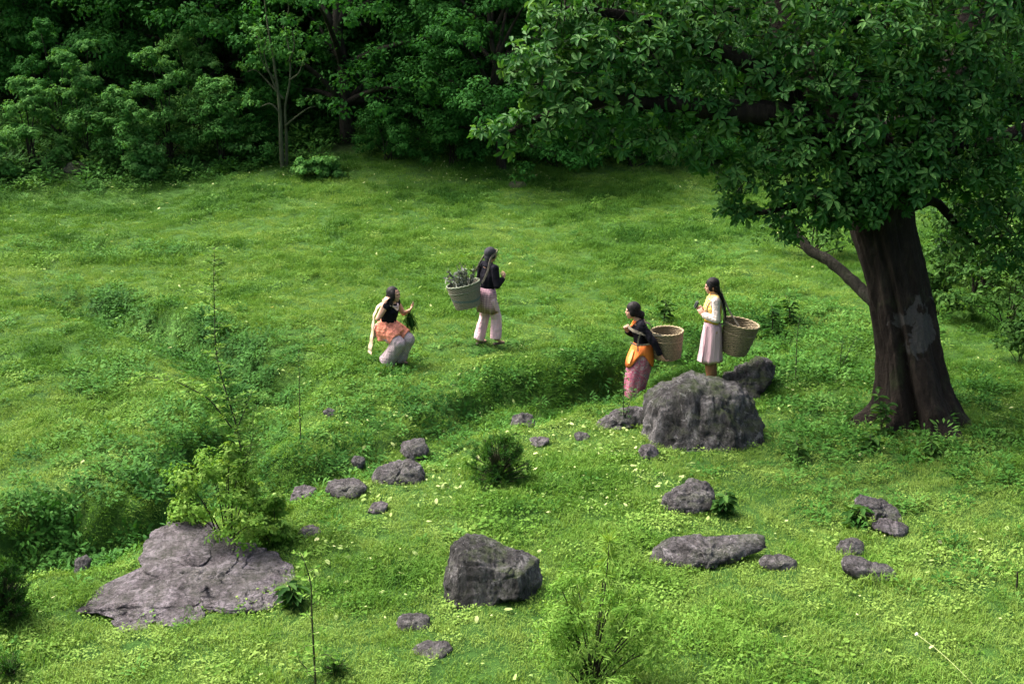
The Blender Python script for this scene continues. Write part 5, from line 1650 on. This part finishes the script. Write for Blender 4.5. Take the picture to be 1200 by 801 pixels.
# the apron: short wrap round the hips with a pointed front and a tail behind
def wrap(name, rings, a0, a1, mat, person, seg=40, hem=None, thick=.008):
    """an open wrap: part of a turn round the hips (angles from straight ahead, left positive)"""
    V = []; F = []; n = len(rings)
    for lay in (0, 1):
        for i, (c, a, b) in enumerate(rings):
            for k in range(seg + 1):
                u = k / seg; th = R(a0 + (a1 - a0) * u)
                z = c[2]
                if hem is not None: z = rings[0][0][2] + (c[2] - rings[0][0][2]) * hem(u)
                w = .005 * math.sin(k * .9) * i / n - lay * thick
                V.append((c[0] + math.cos(th) * (a + w), c[1] + math.sin(th) * (b + w), z))
    m = seg + 1; half = n * m
    for i in range(n - 1):
        for k in range(seg):
            q = (i * m + k, i * m + k + 1, (i + 1) * m + k + 1, (i + 1) * m + k)
            F.append(q); F.append(tuple(half + v for v in q[::-1]))
    rim = [k for k in range(m)] + [i * m + seg for i in range(1, n)] + [(n - 1) * m + k for k in range(seg - 1, -1, -1)] + [i * m for i in range(n - 2, 0, -1)]
    for j in range(len(rim)):
        a, b = rim[j], rim[(j + 1) % len(rim)]
        F.append((a, half + a, half + b, b))
    me = bpy.data.meshes.new(name); me.from_pydata(V, [], F); me.update()
    me.polygons.foreach_set('use_smooth', np.ones(len(me.polygons), dtype=bool))
    return obj(name, me, mat, person)
wrap('apron', [((-.115, 0, .88), .120, .158), ((-.108, 0, .80), .150, .178), ((-.10, 0, .72), .172, .192), ((-.085, 0, .64), .184, .196), ((-.075, 0, .54), .190, .198)], -80, 205, ORANGE, W3,
     hem=lambda u: 1.0 - .62 * math.exp(-((u - .62) / .13) ** 2))
obj('apron_fold', ribbon('apron_fold', [(.02, .12, .80), (.055, .135, .70), (.075, .14, .62)], [.03, .05, .03], .012, (.7, .7, .1)), cloth_mat('light_orange_cotton', (.72, .42, .16), .1), W3)
for s in 'LR': footwear(W3, P, s, LEATHER)
L = Lump(); hc = P['head']
L.ell(hc + Vector((-.012, 0, .035)), (.096, .085, .090)); L.ell(hc + Vector((-.06, 0, -.03)), (.06, .078, .07))
L.ell(hc + Vector((.0, .066, -.012)), (.045, .022, .062)); L.ell(hc + Vector((.0, -.066, -.012)), (.045, .022, .062))
L.ell(hc + Vector((-.112, .01, -.055)), (.050, .055, .056))
obj('hair', L.mesh('hair', .007, 3, .006, 8), HAIR, W3)
strands(W3, [(hc + Vector((.03, y, .06)), (-1, y * 3, -.6)) for y in (-.06, -.03, .03, .06)], .14, 2, 40, .012)

# ---------------------------------------------------------------- woman walking away, laden basket
W2 = place_person(571, 404, R(38), 'woman in black top and pale pink trousers walking away under a laden basket', 1.05)
J = dict(pelvis=(0, 0, .80), waist=(.01, 0, .95), chest=(.03, 0, 1.12), neck=(.05, 0, 1.31), head=(.085, 0, 1.455), face=(1, -.25, -.12),
         shL=(.03, .16, 1.275), shR=(.03, -.16, 1.275), elL=(.02, .22, 1.03), elR=(.02, -.235, 1.02), wrL=(.20, .14, 1.09), wrR=(.205, -.15, 1.08),
         hipL=(0, .085, .80), hipR=(0, -.085, .80), knL=(.03, .10, .44), knR=(.10, -.11, .45), anL=(-.08, .11, .075), anR=(.08, -.13, .13), toeL=(.06, .13, .03), toeR=(.20, -.16, .05),
         handL=dict(d=(.5, -.3, .6), n=(0, -1, .2), curl=1.0), handR=dict(d=(.5, .3, .6), n=(0, 1, .2), curl=1.0))
P = body(W2, J)
top(W2, P, BLACK, 'long', .016, low='waist', drop=.03, nape=.03)
obj('tunic', loft('tunic', [((.01, 0, .95), .105, .142), ((.0, 0, .84), .138, .172), ((.0, 0, .70), .150, .186), ((.005, 0, .56), .156, .194)], fold=(8, .002, .012), seed=5), PINKCHECK, W2)
L = Lump()
L.ell((0, 0, .78), (.12, .15, .12))
for s in 'LR':
    L.chain([P['hip' + s] + Vector((0, 0, -.02)), P['kn' + s], P['an' + s].lerp(P['kn' + s], .04) + Vector((-.01, 0, -.01))], [.098, .080, .090], end_balls=False)
obj('trousers', L.mesh('trousers', .008, 3, .026, 7), PINK, W2)
for s in 'LR': footwear(W2, P, s, LEATHER)
L = Lump(); hc = P['head']
L.ell(hc + Vector((-.018, 0, .030)), (.100, .086, .094)); L.ell(hc + Vector((-.055, 0, -.035)), (.060, .072, .070)); L.ell(hc + Vector((-.062, 0, -.075)), (.048, .060, .050))
L.ell(hc + Vector((.0, .068, -.012)), (.04, .02, .05)); L.ell(hc + Vector((.0, -.068, -.012)), (.04, .02, .05))
obj('headscarf', L.mesh('headscarf', .007, 3, .006, 9), CAP, W2)

# ---------------------------------------------------------------- woman bending her knees, scarf over the shoulder
W1 = place_person(459, 427, R(-24), 'woman in black vest and coral sash with knees bent, hand raised to her ear', 1.05)
J = dict(pelvis=(-.075, 0, .56), waist=(-.04, 0, .68), chest=(.0, 0, .82), neck=(.035, 0, .975), head=(.075, 0, 1.105), face=(1, .05, .02),
         shL=(.035, .15, .945), shR=(.01, -.15, .945), elL=(.10, .235, .75), elR=(-.05, -.27, .79), wrL=(.235, .17, .83), wrR=(-.005, -.165, .985),
         hipL=(-.07, .085, .56), hipR=(-.07, -.085, .56), knL=(.24, .10, .41), knR=(.20, -.12, .40), anL=(.06, .09, .075), anR=(-.03, -.10, .075), toeL=(.20, .10, .03), toeR=(.11, -.12, .03),
         handL=dict(d=(.6, .1, .75), n=(-.7, -.3, .6), curl=.6), handR=dict(d=(.25, .35, .85), n=(.3, 1, 0), curl=.8))
P = body(W1, J)
top(W1, P, BLACK, 'none', .012, name='vest', low='waist', drop=.05, collar=.085)
obj('trim', ribbon('trim', [(.055, .085, .985), (.11, .045, .925), (.125, .0, .88), (.105, -.045, .925), (.045, -.085, .985)], [.03, .03, .035, .03, .03], .012, (1, 0, .3)), SILVER, W1)
mb = MB(); mb.tube([(.075 + .05 * math.cos(t), .075 * math.sin(t), .955 - .028 * math.cos(t)) for t in np.linspace(-2.2, 2.2, 17)], [.012] * 17, 6)
obj('necklace', mb.mesh('necklace'), SILVER, W1)
L = Lump()
L.ell((-.07, 0, .57), (.15, .17, .13))
for s in 'LR':
    L.chain([P['hip' + s], P['kn' + s] + Vector((0, 0, -.01)), P['an' + s] + Vector((0, 0, .0))], [.115, .098, .122], end_balls=False)
    L.ell(P['kn' + s] + Vector((-.01, 0, -.02)), (.092, .09, .10))
obj('trousers', L.mesh('trousers', .008, 4, .024, 11), GREYPINK, W1)
L = Lump()
L.chain([(-.042, 0, .70), (-.06, 0, .62), (-.065, 0, .55)], [.150, .178, .180], .82, (0, 1, 0), end_balls=False)
for s in 'LR':
    a_, b_ = P['hip' + s] + Vector((.0, 0, .02)), P['hip' + s].lerp(P['kn' + s], .80 if s == 'R' else .9) + Vector((0, 0, .02))
    L.chain([a_, (a_ + b_) / 2, b_], [.130, .124, .112], end_balls=False); L.ell(a_, (.13, .13, .12))
L.cone((.02, 0, .56), (.155, 0, .475), .13, .10, 1.25, (0, 1, 0), balls=False)      # cloth spanning both thighs
L.cone((-.10, -.06, .56), (-.07, -.10, .40), .115, .095, .9, (0, 1, 0), balls=False)
obj('sash', L.mesh('sash', .008, 5, .030, 14), CORAL, W1)
wrap('pale_underskirt', [((-.055, 0, .62), .180, .198), ((-.05, 0, .50), .215, .222), ((-.045, 0, .40), .225, .228)], 130, 215, CREAM, W1)
for s in 'LR': footwear(W1, P, s, LEATHER)
L = Lump(); hc = P['head']
L.ell(hc + Vector((-.022, 0, .032)), (.095, .086, .090)); L.ell(hc + Vector((-.055, 0, -.03)), (.065, .082, .09))
L.ell(hc + Vector((.008, .068, -.01)), (.055, .022, .075)); L.ell(hc + Vector((.008, -.070, -.01)), (.055, .024, .085))
L.chain([hc + Vector((-.06, 0, -.04)), hc + Vector((-.075, -.02, -.14)), hc + Vector((-.10, -.03, -.24)), hc + Vector((-.115, -.03, -.32))], [.07, .062, .048, .025], .7)
L.chain([hc + Vector((-.005, -.075, -.04)), hc + Vector((.0, -.085, -.13)), hc + Vector((.0, -.09, -.20))], [.03, .026, .012])
obj('hair', L.mesh('hair', .007, 3, .008, 12), HAIR, W1)
strands(W1, [(hc + Vector((-.05, y, .02)), (-.25, y * 2, -1)) for y in (-.07, -.04, 0, .04, .07)], .32, 1, 60)
obj('scarf', ribbon('scarf', [(.09, -.06, .955), (.035, -.125, .985), (-.04, -.165, .985), (-.11, -.16, .93), (-.17, -.17, .80), (-.20, -.17, .62), (-.235, -.16, .42), (-.275, -.15, .26), (-.285, -.14, .18)],
    [.05, .06, .07, .075, .07, .07, .085, .10, .11], .010, [(.5, -.3, .8), (.1, -.5, .9), (-.3, -.6, .8), (-.6, -.7, .4), (-.5, -.85, .1), (-.5, -.85, 0), (-.5, -.85, 0)], 6, .005), SCARF, W1)

# the bunch of cut grass she carries under her left arm
gb_o = empty('grass_bundle', W1.matrix_basis @ Vector((.20, .22, .72)))
tag(gb_o, 'bunch of cut dark grass hanging from the arm of the crouching woman', 'grass')
r = np.random.default_rng(3); n = 220
B = r.normal(0, .018, (n, 3)) * np.array([1, 1, 2]); A = unit(r.normal(0, .22, (n, 3)) + np.array([.10, 0, -1]))
P_, F_ = diamonds_np(B + np.array([0, 0, .05]), A, rand_dirs(r, n), .22 + .12 * r.random(n), .012)
obj('blades', mesh_np('blades', P_, F_, smooth=False, attrs={'tint': np.repeat(r.random(n) * .6, 4)}), M_NEEDLE, gb_o)
mb = MB(); mb.tube([(.024 * math.cos(t), .024 * math.sin(t), 0) for t in np.linspace(0, 6.3, 13)], [.006] * 13, 6)
obj('tie', mb.mesh('tie'), M_STALK, gb_o)
st_o = tube_thing('twig', 'thin twig in the raised left hand of the crouching woman', 'twig',
    [W1.matrix_basis @ Vector(p) for p in ((.275, .175, .88), (.29, .175, .93), (.28, .17, 1.01))], [.004, .004, .002], M_TWIG, 1, .1, 6)

# ================================================================== BASKETS
def basket(label, person, base, topc, r0, r1, strap_pts, mat=None, rim_mat=None, strap_w=.035, strap_n=None, stripe=False, lean=(0, 0, 0)):
    """a woven carrying basket on a head strap; base and top centre in the wearer's frame"""
    MP = person.matrix_basis
    b, t = Vector(base), Vector(topc); h = (t - b).length
    M = MP @ (Matrix.Translation(b) @ frame_from(t - b, Vector((0, 1, 0))).to_4x4())
    o = bpy.data.objects.new('carrying_basket', None); o.matrix_world = M; link(o)
    tag(o, label, 'basket', 'carrying baskets on the women')
    seg, rows = 60, 26
    V = []; F = []
    def rad(f): return r0 + (r1 - r0) * (f ** .8)
    for lay in (0, 1):
        for i in range(rows + 1):
            f = i / rows
            for k in range(seg):
                th = 2 * math.pi * k / seg
                wv = .0035 * (1 if ((k // 2) + i) % 2 else -1)
                sq = 1 + .05 * (1 - f) * math.cos(4 * th)             # slightly square foot
                rr = rad(f) * sq + wv - lay * .014
                V.append((math.cos(th) * rr, math.sin(th) * rr, f * h + lay * (.012 if i == 0 else 0)))
    m = (rows + 1) * seg
    for lay in (0, 1):
        for i in range(rows):
            for k in range(seg):
                q = (lay * m + i * seg + k, lay * m + i * seg + (k + 1) % seg, lay * m + (i + 1) * seg + (k + 1) % seg, lay * m + (i + 1) * seg + k)
                F.append(q if lay == 0 else q[::-1])
        F.append(tuple(lay * m + k for k in range(seg))[::(-1 if lay == 0 else 1)])
    for k in range(seg):
        a = rows * seg + k; c = rows * seg + (k + 1) % seg
        F.append((a, c, m + c, m + a))
    me = bpy.data.meshes.new('woven_wall'); me.from_pydata(V, [], F); me.update()
    obj('woven_wall', me, mat or WICKER, o)
    mb = MB(); pts = [(math.cos(t_) * (r1 - .006), math.sin(t_) * (r1 - .006), h + .004 + .004 * math.sin(24 * t_)) for t_ in np.linspace(0, 2 * math.pi, 97)]
    mb.tube(pts, [.013 + .003 * (i % 4 < 2) for i in range(97)], 7)
    obj('rim', mb.mesh('rim'), rim_mat or WICKER_RIM, o)
    mb = MB(); fz = .72; pts = [(math.cos(t_) * (rad(fz) + .004), math.sin(t_) * (rad(fz) + .004), h * fz) for t_ in np.linspace(0, 2 * math.pi, 61)]
    mb.tube(pts, [.006] * 61, 6); obj('hoop', mb.mesh('hoop'), rim_mat or WICKER_RIM, o)
    inv = M.inverted() @ MP
    for sp_, w_, nn in strap_pts:
        loc = [inv @ Vector(p) for p in sp_]
        nr = [(inv.to_3x3() @ Vector(q)) for q in nn]
        obj('strap', ribbon('strap', loc, [w_] * len(loc), .007, nr, 5), STRAP_M, o)
    return o, M, h

b4, M4, h4 = basket('open empty bamboo basket with pale rim on the back of the woman in yellow', W4, (-.325, .0, .46), (-.40, .0, .90), .155, .255,
    [([(-.16, .10, .93), (-.13, .145, 1.10), (-.06, .115, 1.30), (.03, .105, 1.27), (.10, .11, 1.14), (.06, .155, 1.02), (-.08, .175, .95), (-.20, .14, .92)], .02, [(0, .6, .5), (-.5, .8, .3), (-.3, .3, 1), (.4, .3, .8), (1, .4, .2), (.5, 1, 0), (0, 1, .0), (0, 1, .2)]),
     ([(-.36, .24, .90), (-.20, .10, 1.13), (-.115, .035, 1.33), (-.085, .03, 1.40)], .028, [(0, .5, .8), (-.4, .4, .8), (-.9, .2, .3), (-1, .2, .2)])])
b3, M3, h3 = basket('open bamboo basket held on the back of the woman in floral skirt', W3, (-.44, .02, .67), (-.43, .02, 1.035), .175, .215,
    [([(-.42, .225, 1.03), (-.27, .215, 1.045), (-.10, .225, 1.06), (.03, .175, 1.09), (.085, .06, 1.10), (.09, -.02, 1.08)], .036, [(0, 1, .3), (0, 1, .3), (0, 1, .2), (.6, .8, .2), (1, .2, .2), (1, 0, 0)]),
     ([(-.06, .225, 1.07), (-.04, .19, .98), (-.035, .185, .90), (-.04, .185, .80)], .018, [(.3, 1, .1)] * 4),
     ([(.06, .10, .90), (-.03, .18, .89), (-.14, .19, .90), (-.25, .20, .93)], .022, [(1, .5, 0), (.3, 1, 0), (0, 1, 0), (0, 1, 0)]),
     ([(-.235, -.02, 1.03), (-.20, .05, 1.14), (-.12, .10, 1.19)], .03, [(-.5, .2, .8), (-.4, .3, .9), (-.2, .5, .8)])])
def stripe_mat():
    m, nt, b = new_mat('grey_green_basket')
    tc = nt.nodes.new('ShaderNodeTexCoord'); sx = nt.nodes.new('ShaderNodeSeparateXYZ'); nt.links.new(tc.outputs['Object'], sx.inputs[0])
    a = nt.nodes.new('ShaderNodeMath'); a.operation = 'MULTIPLY_ADD'; nt.links.new(sx.outputs[1], a.inputs[0]); a.inputs[1].default_value = -.22; nt.links.new(sx.outputs[2], a.inputs[2])
    s1 = ramp(nt, a.outputs[0], [(.135, (0, 0, 0)), (.140, (1, 1, 1)), (.175, (1, 1, 1)), (.180, (0, 0, 0))])
    n = noise(nt, 50, 4, .6, coords(nt))
    c = ramp(nt, n, [(.3, (.085, .082, .06)), (.7, (.17, .155, .115))])
    c = mix(nt, s1, c, (.055, .085, .08))
    nt.links.new(c, b.inputs['Base Color']); b.inputs['Roughness'].default_value = .7
    bump(nt, b, n, .5, .004)
    return m
b2, M2, h2 = basket('grey green basket heaped with leafy stems on the back of the walking woman', W2, (-.36, .0, .70), (-.41, .06, 1.055), .195, .262,
    [([(-.19, .19, 1.06), (-.10, .14, 1.22), (.0, .095, 1.40), (.06, .088, 1.46), (.15, .07, 1.50), (.19, 0, 1.51), (.15, -.07, 1.50), (.06, -.088, 1.46), (.0, -.095, 1.40), (-.10, -.14, 1.22), (-.20, -.14, 1.07)], .030,
      [(-.5, .8, .3), (-.4, 1, .2), (0, 1, .2), (0, 1, .2), (.6, .8, .1), (1, 0, .2), (.6, -.8, .1), (0, -1, .2), (0, -1, .2), (-.4, -1, .2), (-.5, -.8, .3)])],
    mat=stripe_mat(), rim_mat=plain_mat('grey_green_rim', (.11, .13, .09), .7))

# what lies in the baskets
M_GREYLEAF = leaf_mat('grey_green_stems', (.035, .046, .040), (.07, .088, .078), (.14, .165, .145), .7, .15)
M_DARKLEAF = leaf_mat('dry_dark_leaves', (.02, .022, .014), (.04, .042, .025), (.08, .08, .05), .7, .1)
load = bpy.data.objects.new('fodder_heap', None); load.matrix_world = M2 @ Matrix.Translation((0, 0, h2 * .35)); link(load)
tag(load, 'heap of grey green leafy stems sticking out of the walking woman\'s basket', 'fodder')
r = np.random.default_rng(21)
for i in range(26):
    a = r.random() * 6.28; q = .17 * math.sqrt(r.random()); a2 = a + r.normal(0, .5)
    p0 = Vector((math.cos(a) * q * .6, math.sin(a) * q * .6, 0)); p2 = Vector((math.cos(a2) * (q + .09 * r.random()), math.sin(a2) * (q + .09 * r.random()), h2 * .65 + .10 + .19 * r.random()))
    pp = bez(p0, (p0 + p2) / 2 + Vector((0, 0, .06)), p2 + Vector((math.cos(a2) * .03, math.sin(a2) * .03, -.03)), 8)
    mb = MB(); mb.tube(pp, list(np.linspace(.012, .006, 8)), 5)
    V_, F_ = [], []
    B = []; A = []
    for j in range(16):
        B.append(pp[2 + j % 6]); A.append(r.normal(0, .7, 3) + np.array([0, 0, .6]))
    L_ = .05 + .05 * r.random(len(B))
    V_, F_ = diamonds_np(np.array(B), np.array(A), rand_dirs(r, len(B)), L_, L_ * .4)
    mb.add(V_, F_)
    me = mb.mesh('stem', False)
    at_ = me.attributes.new('tint', 'FLOAT', 'POINT'); at_.data.foreach_set('value', np.full(len(me.vertices), r.random(), dtype=np.float32))
    obj('stem', me, M_GREYLEAF, load)
for nm, M_, rr_, zz, lab in (('leaf_litter', M4, .19, .22, 'dark dry leaves at the bottom of the open basket of the woman in yellow'), ('leaf_litter', M3, .17, .12, 'dark dry leaves inside the basket of the woman in floral skirt')):
    o = bpy.data.objects.new(nm, None); o.matrix_world = M_ @ Matrix.Translation((0, 0, .02)); link(o)
    tag(o, lab, 'leaves'); n = 420
    a = r.random(n) * 6.28; q = rr_ * np.sqrt(r.random(n)) * .95
    B = np.stack([np.cos(a) * q * .92, np.sin(a) * q * .92, .03 + r.random(n) * zz * .55 + .04], 1)
    V_, F_ = diamonds_np(B, r.normal(0, 1, (n, 3)) * np.array([1, 1, .4]), unit(np.array([0, 0, 1.]) + r.normal(0, .6, (n, 3))), .05 + .03 * r.random(n), .03)
    obj('leaves', mesh_np('leaves', V_, F_, smooth=False, attrs={'tint': np.repeat(r.random(n), 4)}), M_DARKLEAF, o)
cl = Lump(); cl.ell((0, 0, 0), (.04, .03, .025)); cl.ell((.03, .01, .01), (.03, .025, .02)); cl.ell((-.02, .02, .012), (.025, .02, .02))
ob = obj('cloth_bundle', cl.mesh('cloth_bundle', .006, 2, .01, 5), cloth_mat('pale_rag', (.42, .38, .36)), None)
ob.matrix_world = M4 @ Matrix.Translation((-.04, .03, .20))
tag(ob, 'small pale rag lying inside the open basket of the woman in yellow', 'rag')
# the small dark thing she holds up before her chest
bm = bmesh.new(); bmesh.ops.create_cube(bm, size=1.0)
bmesh.ops.scale(bm, vec=(.045, .075, .11), verts=bm.verts); bmesh.ops.bevel(bm, geom=bm.edges[:], offset=.016, segments=3, affect='EDGES')
ph_ = obj('phone', bm_mesh('phone', bm, False), plain_mat('dark_case', (.05, .06, .06), .4), None)
ph_.matrix_world = W4.matrix_basis @ Matrix.Translation((.235, .01, 1.165)) @ Matrix.Rotation(R(-20), 4, 'Y')
tag(ph_, 'small dark grey object held up in the hands of the woman in yellow', 'phone')
